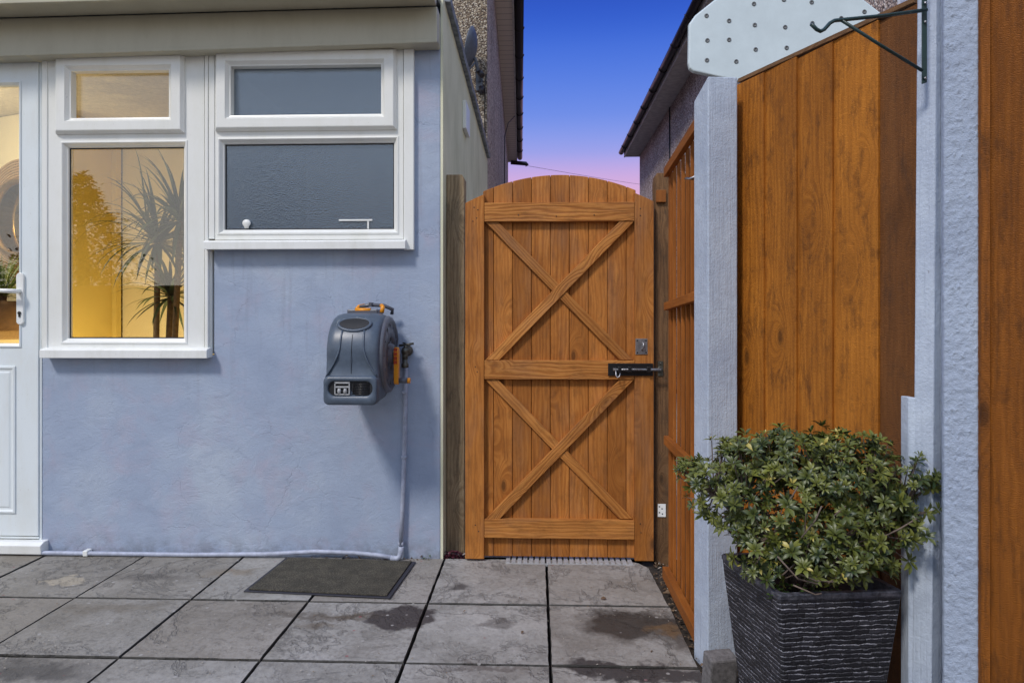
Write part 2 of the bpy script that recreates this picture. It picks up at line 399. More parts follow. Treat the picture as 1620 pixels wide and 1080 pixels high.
# riven paving with stains where the photo has them
n = NB('riven_paving'); g = n.geo(); at = n.n('Attribute', attribute_name='slab'); rc = n.sep(at.outputs['Color'])
va = n.n('VectorMath', operation='ADD'); n.L(g, va.inputs[0])
sc = n.n('VectorMath', operation='SCALE'); n.L(at.outputs['Color'], sc.inputs[0]); sc.inputs['Scale'].default_value = 9; n.L(sc.outputs[0], va.inputs[1]); gs = va.outputs[0]
riv = n.noise(gs, 4.2, 10, .70, .25); fine = n.noise(gs, 60, 5, .7); cl = n.noise(gs, 2.2, 6, .68, .1)
c = n.ramp(cl, [(.30, (.20, .19, .17)), (.5, (.335, .325, .305)), (.7, (.46, .45, .435))])
c = n.mix(n.ramp(riv, [(.34, .55), (.46, 0.0)]), c, (.19, .175, .155))
c = n.mix(n.ramp(fine, [(.35, .5), (.55, 0.0)]), c, (.11, .10, .09))
c = n.mix(n.ramp(n.noise(gs, 9, 6, .7), [(.54, 0.0), (.70, .6)]), c, (.47, .455, .43))
c = n.mix(n.math('MULTIPLY', n.ramp(rc[0], [(0, 0.0), (1, 1.0)]), .38), c, n.mix(n.ramp(riv, [(.4, 0.0), (.6, 1.0)]), (.26, .255, .24), (.50, .485, .46)))
c = n.mix(n.math('MULTIPLY', n.ramp(rc[1], [(0, 0.0), (1, 1.0)]), .4), c, (.26, .215, .17))
xs = n.sep(g)   # browner towards the door side
c = n.mix(n.ramp(n.math('MULTIPLY', xs[0], -.4), [(.30, 0.0), (.75, .5)]), c, (.19, .16, .115))
veins = n.ramp(n.math('ABSOLUTE', n.math('SUBTRACT', n.noise(gs, 1.6, 8, .66, .4), .5)), [(0, 1.0), (.006, .5), (.015, 0.0)])
c = n.mix(n.math('MULTIPLY', veins, .2), c, (.05, .045, .045))
wn1 = n.n('VectorMath', operation='SCALE'); wn2 = n.n('VectorMath', operation='SUBTRACT'); n.L(n.noise(g, 9, 4, .6, out='Color'), wn2.inputs[0]); wn2.inputs[1].default_value = (.5, .5, .5)
n.L(wn2.outputs[0], wn1.inputs[0]); wn1.inputs['Scale'].default_value = .24
wp = n.n('VectorMath', operation='ADD'); n.L(g, wp.inputs[0]); n.L(wn1.outputs[0], wp.inputs[1])
def stain(c, x, y, rx, ry, col, amt, edge=.35):
    mp = n.mapp(wp.outputs[0], (1 / rx, 1 / ry, 0), (-x / rx, -y / ry, 0))
    ln = n.n('VectorMath', operation='LENGTH'); n.L(mp, ln.inputs[0])
    k = n.ramp(ln.outputs['Value'], [(1 - edge, 1.0), (1.0, 0.0)])
    return n.mix(n.math('MULTIPLY', k, amt), c, col)
for px_, py_, rx, ry, col, amt, e in [(638, 978, .15, .13, (.05, .038, .036), .92, .2), (1000, 988, .25, .15, (.04, .032, .026), .9, .4), (1085, 1005, .12, .13, (.05, .042, .036), .7, .5),
        (730, 930, .10, .05, (.05, .045, .045), .8, .6), (790, 985, .08, .035, (.06, .05, .045), .6, .6), (545, 975, .16, .05, (.09, .062, .036), .8, .7), (505, 990, .10, .04, (.10, .07, .04), .7, .7), (370, 905, .16, .07, (.22, .17, .11), .55, .6), (1050, 1000, .07, .05, (.24, .14, .06), .5, .6), (180, 960, .3, .06, (.16, .13, .09), .5, .6),
        (1000, 1062, .30, .07, (.04, .034, .034), .9, .3), (480, 975, .2, .035, (.09, .07, .05), .6, .7), (60, 1060, .25, .09, (.045, .04, .036), .7, .6),
        (105, 918, .10, .05, (.42, .36, .27), .75, .15), (235, 915, .22, .08, (.075, .062, .05), .5, .6), (760, 1055, .18, .03, (.09, .07, .06), .6, .6)]:
    q = G(px_, py_); c = stain(c, q.x, q.y, rx, ry, col, amt, e)
c = n.mix(n.math('MULTIPLY', n.math('GREATER_THAN', rc[2], 1.5), .9), c, (.026, .024, .020))
spk = n.vor(g, 26, 'F1'); spc = n.vor(g, 26, 'F1', 'Color'); ss = n.sep(spc)
sm_ = n.math('MULTIPLY', n.ramp(spk, [(.0, 1.0), (.14, 1.0), (.2, 0.0)]), n.math('GREATER_THAN', ss[0], .84))
c = n.mix(n.math('MULTIPLY', sm_, .7), c, (.42, .40, .38))
red = n.math('MULTIPLY', n.ramp(spk, [(.0, 1.0), (.12, 1.0), (.2, 0.0)]), n.math('LESS_THAN', ss[1], .025))
c = n.mix(n.math('MULTIPLY', red, .6), c, (.30, .06, .07))
n.col(c); n.rough(n.ramp(cl, [(.3, .5), (.7, .72)])); n.b.inputs['Specular IOR Level'].default_value = .4
steps = n.ramp(riv, [(.25, 0.0), (.42, .35), (.435, .50), (.54, .68), (.555, .82), (.70, 1.0)])
h = n.math('ADD', n.math('MULTIPLY', steps, 1.0), n.math('ADD', n.math('MULTIPLY', fine, .35), n.math('MULTIPLY', veins, -.5)))
n.bump(h, .9, .008); M['paving'] = n.m

# doormat
n = NB('coir_mat'); g = n.geo(); f = n.noise(g, 150, 4, .85); b = n.noise(g, 18, 5, .7)
c = n.ramp(f, [(.35, (.02, .018, .014)), (.52, (.10, .088, .062)), (.68, (.26, .23, .17))]); c = n.mix(n.ramp(b, [(.4, .5), (.62, 0.0)]), c, (.022, .020, .015))
n.col(c); n.rough(.95); n.bump(f, 1, .006); M['mat'] = n.m

# stacked slate effect of the planter, per-face uv (u round the pot, v up)
n = NB('slate_planter'); uv = n.uv(); s = n.sep(uv)
wob = n.noise(n.mapp(uv, (1, 1.6, 1)), 24, 5, .7)
v = n.math('ADD', n.math('MULTIPLY', s[1], 88), n.math('MULTIPLY', wob, 1.5))
fl = n.math('FLOOR', v); fr = n.math('FRACT', v)
u = n.math('ADD', n.math('MULTIPLY', s[0], 22), n.math('MULTIPLY', n.math('SINE', n.math('MULTIPLY', fl, 12.9898)), 43.7))
wnz = n.n('TexWhiteNoise', noise_dimensions='2D'); cv = n.n('CombineXYZ'); n.L(n.math('FLOOR', u), cv.inputs[0]); n.L(fl, cv.inputs[1]); n.L(cv.outputs[0], wnz.inputs['Vector'])
prof = n.ramp(fr, [(0, 0.0), (.18, .75), (.75, 1.0), (.92, .8), (1, 0.0)])
un = n.math('ABSOLUTE', n.math('SUBTRACT', n.math('FRACT', u), .5)); ue = n.ramp(un, [(.44, 1.0), (.5, .2)])
hh = n.math('MULTIPLY', n.math('MULTIPLY', prof, ue), n.math('ADD', .55, n.math('MULTIPLY', wnz.outputs['Value'], .6)))
gg = n.noise(uv, 90, 5, .7)
c = n.ramp(wnz.outputs['Value'], [(0, (.010, .010, .014)), (.6, (.024, .024, .032)), (1, (.050, .050, .062))])
lightedge = n.math('MULTIPLY', n.ramp(fr, [(.74, 0.0), (.86, 1.0), (.96, .6)]), n.math('MULTIPLY', n.ramp(n.noise(uv, 45, 6, .8), [(.42, 0.02), (.58, 1.0)]), n.ramp(wnz.outputs['Value'], [(.2, .25), (.7, 1.0)])))
c = n.mix(n.math('MULTIPLY', lightedge, .9), c, (.50, .50, .57))
c = n.mix(n.ramp(gg, [(.58, 0.0), (.75, .5)]), c, (.16, .16, .19))
n.col(c); n.rough(.6); n.bump(n.math('ADD', hh, n.math('MULTIPLY', gg, .25)), 1.0, .008); M['planter'] = n.m

def leafmat(name, a, b, tip=None, rough=.42):
    n = NB(name); at = n.n('Attribute', attribute_name='slab'); s = n.sep(at.outputs['Color'])
    c = n.mix(s[0], a, b)
    if tip: c = n.mix(n.math('GREATER_THAN', s[1], .93), c, tip)
    n.col(c); n.rough(rough)
    n.b.inputs['Subsurface Weight'].default_value = 0
    return n.m
M['azalea'] = leafmat('azalea_leaf', (.022, .042, .013), (.17, .185, .030), (.40, .34, .08))
M['dracaena'] = leafmat('dracaena_leaf', (.015, .035, .015), (.05, .09, .03))
M['spiky'] = leafmat('spiky_leaf', (.05, .10, .01), (.16, .24, .03))
M['redleaf'] = leafmat('red_leaf', (.055, .012, .022), (.11, .025, .04))
M['weed'] = leafmat('weed_leaf', (.03, .07, .015), (.08, .13, .03))
M['treeleaf'] = leafmat('tree_leaf', (.008, .014, .006), (.02, .03, .01), rough=.8)
M['litter'] = leafmat('leaf_litter', (.07, .035, .016), (.22, .15, .09), (.42, .38, .32), rough=.8)
M['bark'] = plain('twig_bark', (.20, .15, .12), .8, nscale=60, var=.5)
M['cane'] = plain('cane_bark', (.16, .10, .05), .8, nscale=50, var=.5)

def setcol(me, cols):
    a = me.color_attributes.new('slab', 'FLOAT_COLOR', 'CORNER'); k = 0
    for p in me.polygons:
        c = cols[p.index]
        for _ in p.vertices: a.data[k].color = (*c, 1); k += 1
def raw(name, verts, faces, cols, mat, parent=None, smooth=True):
    me = bpy.data.meshes.new(name); me.from_pydata(verts, [], faces); me.materials.append(mat); setcol(me, cols)
    for p in me.polygons: p.use_smooth = smooth
    o = bpy.data.objects.new(name, me); SC.collection.objects.link(o)
    if parent: o.parent = parent
    return o
def wallholes(mb, x0, x1, z0, z1, y0, y1, holes):
    xs = sorted({x0, x1, *[h[0] for h in holes], *[h[1] for h in holes]}); zs = sorted({z0, z1, *[h[2] for h in holes], *[h[3] for h in holes]})
    solid = lambda i, j: 0 <= i < len(xs) - 1 and 0 <= j < len(zs) - 1 and not any(h[0] <= (xs[i] + xs[i + 1]) / 2 <= h[1] and h[2] <= (zs[j] + zs[j + 1]) / 2 <= h[3] for h in holes)
    for i in range(len(xs) - 1):
        for j in range(len(zs) - 1):
            if not solid(i, j): continue
            a, b, c, d = xs[i], xs[i + 1], zs[j], zs[j + 1]
            mb.face([(a, y0, c), (b, y0, c), (b, y0, d), (a, y0, d)]); mb.face([(a, y1, c), (a, y1, d), (b, y1, d), (b, y1, c)])
            if not solid(i - 1, j): mb.face([(a, y0, c), (a, y0, d), (a, y1, d), (a, y1, c)])
            if not solid(i + 1, j): mb.face([(b, y0, c), (b, y1, c), (b, y1, d), (b, y0, d)])
            if not solid(i, j - 1): mb.face([(a, y0, c), (a, y1, c), (b, y1, c), (b, y0, c)])
            if not solid(i, j + 1): mb.face([(a, y0, d), (b, y0, d), (b, y1, d), (a, y1, d)])
    return mb
def rect(px0, px1, py0, py1, Y):     # photo rectangle -> x0,x1,z0,z1 on plane Y
    m = (py0 + py1) / 2; mx_ = (px0 + px1) / 2
    return P(px0, m, Y).x, P(px1, m, Y).x, P(mx_, py1, Y).z, P(mx_, py0, Y).z

# ================================================================ ground
mb = MB(); mb.face([(-300, -300, -.06), (300, -300, -.06), (300, 300, -.06), (-300, 300, -.06)])
gr = mb.build('ground', M['soil']); gr['kind'] = 'structure'
# paving slabs (one surface: joints are its pattern), 480 mm pitch
XL = [-.443 + .486 * k for k in range(-10, 3)]; XL = [x for x in XL]
YL = [.005, -.52, -1.0, -1.48, -1.96, -2.44, -2.92, -3.4, -3.88, -4.36, -4.84]
verts = []; faces = []; cols = []
random.seed(11)
for i in range(len(XL) - 1):
    for j in range(len(YL) - 1):
        x0, x1 = XL[i] + .003, XL[i + 1] - .003; y1, y0 = YL[j] - .0048, YL[j + 1] + .0048
        if i == len(XL) - 2: x1 += .003 * j
        rc = (random.random(), random.random(), random.random()); dz = random.uniform(-.0015, .0015)
        cs = [(x0, y0), (x1, y0), (x1, y1), (x0, y1)]
        if i == len(XL) - 2 and j == 0: cs = [(x0, y0), (x1, y0), (x1 - .012, y1 - .09), (x1 - .05, y1 - .03), (x1 - .11, y1), (x0, y1)]
        # slightly ragged edges
        pts = []
        for k in range(len(cs)):
            a = Vector(cs[k]); b = Vector(cs[(k + 1) % len(cs)]); m = max(1, int((b - a).length / .03)); nrm = Vector((-(b - a).y, (b - a).x)).normalized()
            for q in range(m):
                p = a.lerp(b, q / m) + nrm * (random.uniform(-.0002, .0022) if q else 0); pts.append(p)
        cx = sum(p.x for p in pts) / len(pts); cy = sum(p.y for p in pts) / len(pts)
        b0 = len(verts); N = len(pts)
        for p in pts: verts.append((p.x, p.y, -.055))
        for p in pts: verts.append((p.x, p.y, -.005 + dz))
        for p in pts:
            q = Vector((cx, cy)).lerp(p, .990); verts.append((q.x, q.y, dz))
        rcs = (rc[0], rc[1], 3.0)
        for L in (0, 1):
            for k in range(N):
                kk = (k + 1) % N; faces.append([b0 + L * N + k, b0 + L * N + kk, b0 + (L + 1) * N + kk, b0 + (L + 1) * N + k]); cols.append(rcs)
        faces.append([b0 + 2 * N + k for k in range(N)]); cols.append(rc)
pv = raw('patio', verts, faces, cols, M['paving'], smooth=False); pv['kind'] = 'structure'
# soil bed strip beside the slabs and between the joints
mb = MB(); mb.face([(.5, -4.9, -.022), (2.2, -4.9, -.022), (2.2, .055, -.022), (.5, .055, -.022)]); mb.face([(-5.4, -4.9, -.050), (.499, -4.9, -.050), (.499, .3, -.050), (-5.4, .3, -.050)])
o = mb.build('soil', M['soil']); o['kind'] = 'structure'
mb = MB(); mb.face([(-.46, .06, -.012), (2.2, .06, -.012), (2.2, 14, -.012), (-.46, 14, -.012)])
M['alley'] = plain('pale_concrete', (.42, .40, .38), .9, nscale=10, var=.3); o = mb.build('alley_path', M['alley']); o['kind'] = 'structure'

# ================================================================ extension (blue rendered, flat roofed)
EXT = empty('house_extension', 'pale blue rendered single-storey house extension with white windows and door', 'building', loc=(-.464, 0, 0))
def ext(o):
    o.matrix_parent_inverse = Matrix.Translation((.464, 0, 0)); return o
def E_(mb, name, mat, **k):
    o = mb.build(name, mat, EXT, **k); return ext(o)
XR = -.464
ZT = 2.60
w1 = rect(75, 338, 78, 562, 0); w2 = rect(338, 650, 70, 390, 0)
dx1 = P(66, 500, 0).x
hd = (-3.35, dx1, -.05, P(60, 92, 0).z)
holes = [hd, (dx1, w1[1], w1[2], 2.43), (w1[1], w2[1], w2[2], 2.43)]
mb = wallholes(MB(), -6.5, XR, -.05, ZT, 0, .12, [(hd[0], hd[1], hd[2], 2.43), *holes[1:]])
E_(mb, 'front_wall', M['render'], bevel=.006)
# side wall: cream render, top falls slightly away
mb = MB(); y0, y1 = .1205, 2.93
mb.prism([(XR - .0, y0 - .12, -.05), (XR - .0, y1, -.05), (XR - .0, y1, 2.595), (XR - .0, y0 - .12, 2.70)], (.012, 0, 0))
mb2 = MB(); mb2.prism([(XR - .12, .121, -.05), (XR - .12, y1, -.05), (XR - .12, y1, 2.59), (XR - .12, .121, 2.69)], (.118, 0, 0))
E_(mb, 'side_wall', M['cream']); E_(mb2, 'inner_wall', M['greyroom'])
# flat roof deck + grey capping along the side
mb = MB(); mb.prism([(-6.5, -.12, 2.66), (-6.5, 2.92, 2.66), (-.47, 2.92, 2.66), (-.47, -.12, 2.66)], (0, 0, .03)); E_(mb, 'roof_deck', M['lead'])
mb = MB(); pr = []
for k in range(30):
    t = k / 29; y = .06 + t * 2.82; z = 2.70 - .105 * t * 3.2 / 3.5
    w = .038 + random.uniform(-.002, .002); pr.append([(XR - .02, y, z), (XR + w, y, z - .004), (XR + w + .004, y, z + .03), (XR + w - .01, y, z + .062 + random.uniform(-.002, .002)), (XR - .02, y, z + .07)])
mb.loft(pr, smooth=False); E_(mb, 'roof_capping', M['lead'])
# fascia board (its right end stands a touch higher) and soffit board
a, b = P(-180, 96, -.09), P(692, 68, -.09); at_, bt = P(-180, 34, -.09), P(692, 10, -.09)
mb = MB(); mb.prism([a, b, bt, at_], (0, .0895, 0), (1, 0, 0)); fa = E_(mb, 'fascia', M['soffit'], bevel=.006)
mb = MB()   # small moulding along the bottom of the fascia
mb.prism([a + Vector((0, -.004, .001)), b + Vector((0, -.004, .001)), b + Vector((0, -.004, .016)), a + Vector((0, -.004, .016))], (0, .06, 0), (1, 0, 0)); E_(mb, 'fascia_trim', M['soffit'], bevel=.003)
mb = MB()
a2, b2 = P(-180, 32, -.10), P(690, 8, -.10)
sl = (b2 - a2) / (b2.x - a2.x)
mb.prism([a2 + Vector((0, .01, 0)), b2 + Vector((0, .01, 0)), b2 + Vector((0, -.12, .0)), a2 + Vector((0, -.12, .0))], (0, 0, .03), (1, 0, 0))
mb.prism([a2 + Vector((0, -.128, -.010)), b2 + Vector((0, -.128, -.010)), b2 + Vector((0, -.150, -.010)), a2 + Vector((0, -.150, -.010))], (0, 0, .12), (1, 0, 0))
E_(mb, 'soffit', M['soffit'], bevel=.003)
# wall vent on the cream side wall
mb = MB(); q0 = 0
yv0 = -CD + .46 * 1080 / 121 ; yv1 = -CD + .46 * 1080 / 112
mb.box(XR + .012, XR + .036, yv0, yv0 + .22, 2.30, 2.47); E_(mb, 'wall_vent', M['sill'], bevel=.004)

# ---- window one (lit), window two (obscured)
def frame_prof(d0, d1): return d0
def make_window(px, outer, sash, sglass, fglass, glassmat_, label):
    # outer fixed frame with two openings, mitred beads round the panes
    root = MB(); Yf = -.018
    x0, x1, z0, z1 = rect(*outer, Yf)
    f = rect(*fglass, Yf); s = rect(*sash, Yf); sg = list(rect(*sglass, Yf)); sg[0] = min(sg[0], s[0] + .076)
    fx = .022
    wallholes(root, x0, x1, z0, z1, Yf, .06, [(f[0] - fx, f[1] + fx, f[2] - fx, f[3] + fx), (s[0] + .02, s[1] - .02, s[2] + .02, s[3] - .02)])
    w = ext(root.build('window', M['upvc'], EXT, bevel=.002)); w['label'] = label
    def kid(mb, name, mat, **k):
        o = mb.build(name, mat, w, **k); return o
    b = MB().ring(f[0] - fx - .006, f[1] + fx + .006, f[2] - fx - .006, f[3] + fx + .006, [(0, Yf), (.002, Yf - .004), (.008, Yf - .005), (.012, Yf - .001), (.021, Yf + .012), (.0265, Yf + .016), (.028, Yf + .045)]); kid(b, 'bead', M['upvc'])
    t = .028
    S = MB().ring(s[0], s[1], s[2], s[3], [(.0, Yf), (.0, Yf - .008), (.004, Yf - .014), (.012, Yf - .026), (.016, Yf - .027), (max(.03, sg[0] - s[0] - .020), Yf - .027), (sg[0] - s[0] - .017, Yf - .023), (sg[0] - s[0] - .006, Yf - .010), (sg[0] - s[0], Yf - .008), (sg[0] - s[0] + .001, Yf + .03)])
    # top / bottom rails of the sash are matched to the photo through the same inset
    kid(S, 'sash', M['upvc'])
    for (g0, g1, g2, g3) in ((f[0] - .004, f[1] + .004, f[2] - .004, f[3] + .004), (sg[0] - .01, sg[1] + .01, s[2] + (sg[0] - s[0]) - .01, s[3] - (sg[0] - s[0]) + .01)):
        kid(MB().box(g0, g1, Yf + .028, Yf + .036, g2, g3), 'pane', glassmat_)
        kid(MB().ring(g0 - .01, g1 + .01, g2 - .01, g3 + .01, [(.0, Yf + .026), (.019, Yf + .026), (.0192, Yf + .027)]), 'seal', M['seal'])
    return w
win1 = make_window(None, (75, 323, 80, 551), (90, 293, 88, 212), (117, 268, 113, 190), (105, 288, 232, 535), M['glass'], 'lit window with yellow room and plant behind')
win2 = make_window(None, (340, 638, 70, 379), (342, 628, 80, 207), (366, 603, 110, 185), (353, 622, 226, 362), M['obscure'], 'window of dull blue obscured glass above the hose reel')
def strip(px0, px1, py0, py1, yf, parent, name='trim', bev=.003, mat=None, yb=.05):
    r = rect(px0, px1, py0, py1, yf); return MB().box(r[0], r[1], yf, yb, r[2], r[3]).build(name, mat or M['upvc'], parent, bevel=bev)
strip(323.5, 329, 80, 556, -.026, win1); strip(330, 339, 80, 378, -.022, win1); strip(330, 335, 396, 560, -.006, win1)
strip(66, 74.5, 96, 552, -.024, win1)
strip(638.5, 654.5, 66, 395, -.028, win2)
def sill(px0, px1, py0, py1, parent):
    yf = -.062; r = rect(px0, px1, py0, py1, yf); x0, x1, z0, z1 = r
    mb = MB(); mb.prism([(x0, 0.0, z0 + .004), (x0, yf, z0), (x0, yf, z1 - .006), (x0, yf + .008, z1), (x0, -.019, z1 + .006), (x0, 0.0, z1 + .006)], (x1 - x0, 0, 0), (1, 0, 0))
    return mb.build('sill', M['sill'], parent, bevel=.002)
sill(62, 327, 552, 566.5, win1); sill(321, 641, 380, 394, win2)

# ---- door
Yd = -.012
r = rect(-214, 60.5, 96, 846, Yd); g1 = rect(-160, 28, 136, 543, Yd); lp = rect(-158, 21, 583, 806, Yd)
mb = MB(); wallholes(mb, r[0], r[1], r[2], r[3], Yd, Yd + .05, [(g1[0] - .012, g1[1] + .012, g1[2] - .012, g1[3] + .012)])
door = ext(mb.build('door', M['upvcdoor'], EXT, bevel=.003))
def dk(mb, name, mat, **k): return mb.build(name, mat, door, **k)
dk(MB().ring(g1[0] - .02, g1[1] + .02, g1[2] - .02, g1[3] + .02, [(0, Yd), (.002, Yd - .005), (.008, Yd - .006), (.019, Yd + .008), (.02, Yd + .03)]), 'bead', M['upvcdoor'])
dk(MB().box(g1[0] - .01, g1[1] + .01, Yd + .022, Yd + .030, g1[2] - .01, g1[3] + .01), 'pane', M['glass'])
dk(MB().ring(lp[0] - .014, lp[1] + .014, lp[2] - .014, lp[3] + .014, [(0, Yd), (.002, Yd - .006), (.010, Yd - .007), (.018, Yd - .002), (.026, Yd + .004 - .005), (.034, Yd - .004), (.05, Yd - .004)]), 'moulding', M['upvcdoor'])
dk(MB().box(lp[0] + .032, lp[1] - .032, Yd - .0035, Yd + .001, lp[2] + .032, lp[3] - .032), 'panel', M['upvcdoor'], bevel=.002)
hx = P(34, 470, Yd).x; hz = P(34, 470, Yd).z
mb = MB(); hw = .019
pl = []
for k in range(16):
    a = math.pi * 2 * k / 16; cz = hz + (.10 if math.sin(a) >= 0 else -.115); pl.append((hx + hw * math.cos(a), Yd - .012, cz + hw * math.sin(a)))
mb.prism(pl, (0, .0125, 0)); hd_ = dk(mb, 'handle_plate', M['sill'], bevel=.003)
lz = P(34, 461, Yd).z
mb = MB(); mb.tube([(hx, Yd - .010, lz), (hx, Yd - .045, lz), (hx - .012, Yd - .055, lz), (hx - .06, Yd - .055, lz + .002), (hx - .125, Yd - .052, lz + .001)], [.011, .011, .011, .010, .009], 12); dk(mb, 'handle', M['sill'])
kz = P(34, 495, Yd).z
mb = MB(); mb.lathe([(.008, 0), (.008, .004), (.0, .0041)], (hx, Yd - .0125, kz), (0, -1, 0), 14); mb.box(hx - .004, hx + .004, Yd - .0160, Yd - .012, kz - .020, kz - .004); dk(mb, 'keyhole', M['reeldark'])
# fixed frame beside the door and the threshold
fr_ = rect(61.5, 66, 94, 858, -.004)
E_(MB().box(P(61.5, 480, -.004).x, P(66, 480, -.004).x, -.004, .06, P(64, 872, 0).z, 2.43), 'door_frame', M['upvcdoor'], bevel=.002)
E_(MB().box(r[0] - .03, P(66, 480, 0).x - .002, 0.002, .06, r[3] + .004, 2.43), 'door_head', M['upvcdoor'])
t_ = rect(-230, 65, 857, 875, -.05)
mb = MB(); mb.prism([(t_[0], .05, t_[2]), (t_[0], -.05, t_[2]), (t_[0], -.055, t_[3] - .012), (t_[0], -.03, t_[3]), (t_[0], .05, t_[3] + .006)], (t_[1] - t_[0], 0, 0), (1, 0, 0)); E_(mb, 'threshold', M['sill'], bevel=.003)
E_(MB().box(r[0], r[1] + .0, -.008, .05, t_[3] + .008, r[2] - .004), 'door_base', M['upvcdoor'])

# ---- the rooms behind the glass (parts of the extension)
E_(MB().box(-6.4, -1.62, .13, 2.6, -.05, -.005), 'room_floor', M['floorin'])
E_(MB().box(-6.4, -1.62, .125, 2.6, 2.44, 2.47), 'room_ceiling', M['ceiling'])
yw = 1.35; xa = P(66, 300, .8).x
mcen = P(30, 345, .84); wd = Vector((.94, -.342, 0)); wn_ = Vector((-.342, -.94, 0)); wb = Vector((mcen.x, .84, 0)) - wn_ * .045
wa = wb - wd * 3.2; we = wb + wd * .30; xa = we.x
E_(MB().prism([wa, we, we - wn_ * .06, wa - wn_ * .06], (0, 0, 2.435)), 'back_wall', M['creamwall'])
E_(MB().box(xa - .05, xa, we.y + .062, yw, .0, 2.435), 'return_wall', M['yellowwall'])
xb = P(192, 300, yw).x
E_(MB().box(xa + .001, xb, yw - .06, yw - .002, .0, 2.44), 'yellow_wall', M['yellowwall'])
E_(MB().box(xb + .002, -1.62, yw + .01, yw + .06, .0, 2.44), 'far_wall', M['creamwall'])
E_(MB().box(-1.61, -1.57, .125, 2.6, .0, 2.44), 'partition', M['yellowwall'])
E_(MB().box(-6.4, -6.36, .125, 2.6, .0, 2.44), 'end_wall', M['creamwall'])
# dark room behind the obscured window
E_(MB().box(-1.56, -.60, 1.3, 1.34, .0, 2.44), 'dark_wall', M['greyroom'])
E_(MB().box(-1.56, -.60, .125, 1.3, 2.44, 2.47), 'dark_ceiling', M['greyroom'])
E_(MB().box(-1.56, -.60, .125, 1.3, .0, .02), 'dark_floor', M['greyroom'])
# point lights for the lit room; the low one is an added fill
def point(name, loc, e, col, rad):
    l = bpy.data.lights.new(name, 'POINT'); l.energy = e; l.color = col; l.shadow_soft_size = rad
    o = bpy.data.objects.new(name, l); SC.collection.objects.link(o); o.location = loc; return o
point('room_light', (-3.35, .25, 2.0), 15, (1, .86, .62), .05)
point('room_light', (-2.35, .55, .62), 27, (1, .80, .44), .05)  # unseen fill added below sill height to brighten the yellow wall

# ---- things in the lit room
mr_ = empty('round_mirror', 'round mirror in a wide woven rattan ring and gold rim, seen through the door glass', 'mirror', loc=mcen)
mr_.rotation_euler = (0, 0, R(-20))
sc_ = 4.15 / 1080
mb = MB(); mb.lathe([(.0, .0), (60 * sc_, .0), (60 * sc_, .012), (0, .013)], (0, 0.02, 0), (0, -1, 0), 40); mb.build('glass', M['mirror'], mr_)
mb = MB(); mb.tube([(60 * sc_ * math.cos(a * R(9)), -.005, 60 * sc_ * math.sin(a * R(9))) for a in range(40)], .022, 8, closed=True); mb.build('rim', M['gold'], mr_)
mb = MB()
for k in range(8):
    rr = (64 + k * 4.2) * sc_; mb.tube([(rr * math.cos(a * R(9)), 0, rr * math.sin(a * R(9))) for a in range(40)], .0065, 5, closed=True)
for k in range(110):
    a = k * 2 * math.pi / 110; mb.tube([(62 * sc_ * math.cos(a), .006, 62 * sc_ * math.sin(a)), (95 * sc_ * math.cos(a), .006, 95 * sc_ * math.sin(a))], .005, 4)
mb.build('rattan_ring', M['rattan'], mr_)
sbz = P(10, 522, .45).z
sbd = empty('sideboard', 'low pale wooden sideboard behind the glazed door', 'sideboard', loc=(P(10, 522, .5).x - .52, .46, 0))
MB().box(-.6, .6, -.16, .16, sbz - .05, sbz).build('top', M['rattan'], sbd, bevel=.006)
MB().box(-.57, .57, -.14, .14, .08, sbz - .051).build('cabinet', M['creamwall'], sbd, bevel=.004)
for sx in (-.5, .5): MB().box(sx - .02, sx + .02, -.12, .12, 0, .08).build('leg', M['rattan'], sbd)
bk = MB(); q = P(4, 510, .42)
bk.lathe([(.0, 0), (.09, 0), (.12, .06), (.125, .12), (.105, .16), (.095, .16), (.09, .02), (.0, .02)], (q.x, .42, sbz), (0, 0, 1), 28)
o = bk.build('plant_basket', M['basket']); tag(o, 'brown woven basket holding a spiky plant behind the door glass', 'basket')

def blade(verts, faces, cols, base, d0, L, w, droop, col, segs=7, fold=.25, up=Vector((0, 0, 1))):
    p = Vector(base); d = Vector(d0).normalized(); b = len(verts); st = L / segs
    for k in range(segs + 1):
        t = k / segs; side = d.cross(up)
        if side.length < .05: side = Vector((1, 0, 0))
        side.normalize(); nn = side.cross(d); ww = w * (min(1, .45 + t * 3) * (1 - t ** 2.2)) * .5 + .0004
        verts += [tuple(p - side * ww + nn * ww * fold), tuple(p), tuple(p + side * ww + nn * ww * fold)]
        p = p + d * st; d = (d + Vector((0, 0, -droop * st * (0.4 + t * 1.6)))).normalized()
    for k in range(segs):
        i = b + k * 3
        faces.append([i, i + 1, i + 4, i + 3]); faces.append([i + 1, i + 2, i + 5, i + 4]); cols += [col, col]
def rosette(verts, faces, cols, c, n, Lr, w, droop, tilt=(-.35, 1.0)):
    for k in range(n):
        a = random.uniform(0, 6.283); e = random.uniform(*tilt)
        d = Vector((math.cos(a) * math.cos(e), math.sin(a) * math.cos(e), math.sin(e)))
        blade(verts, faces, cols, Vector(c) + d * .01, d, random.uniform(*Lr), w * random.uniform(.7, 1.1), droop * random.uniform(.6, 1.3), (random.random(), random.random(), 0))
random.seed(21)
sp_ = empty('spiky_plant', 'bright green spiky-leaved plant seen through the door glass', 'plant', loc=(q.x, .42, sbz))
V, Fc, Co = [], [], []; rosette(V, Fc, Co, (0, 0, .18), 110, (.16, .34), .012, 3.2, (.0, 1.35)); raw('leaves', V, Fc, Co, M['spiky'], sp_)
MB().tube([(0, 0, .02), (0, 0, .22)], .02, 8).build('stem', M['cane'], sp_)

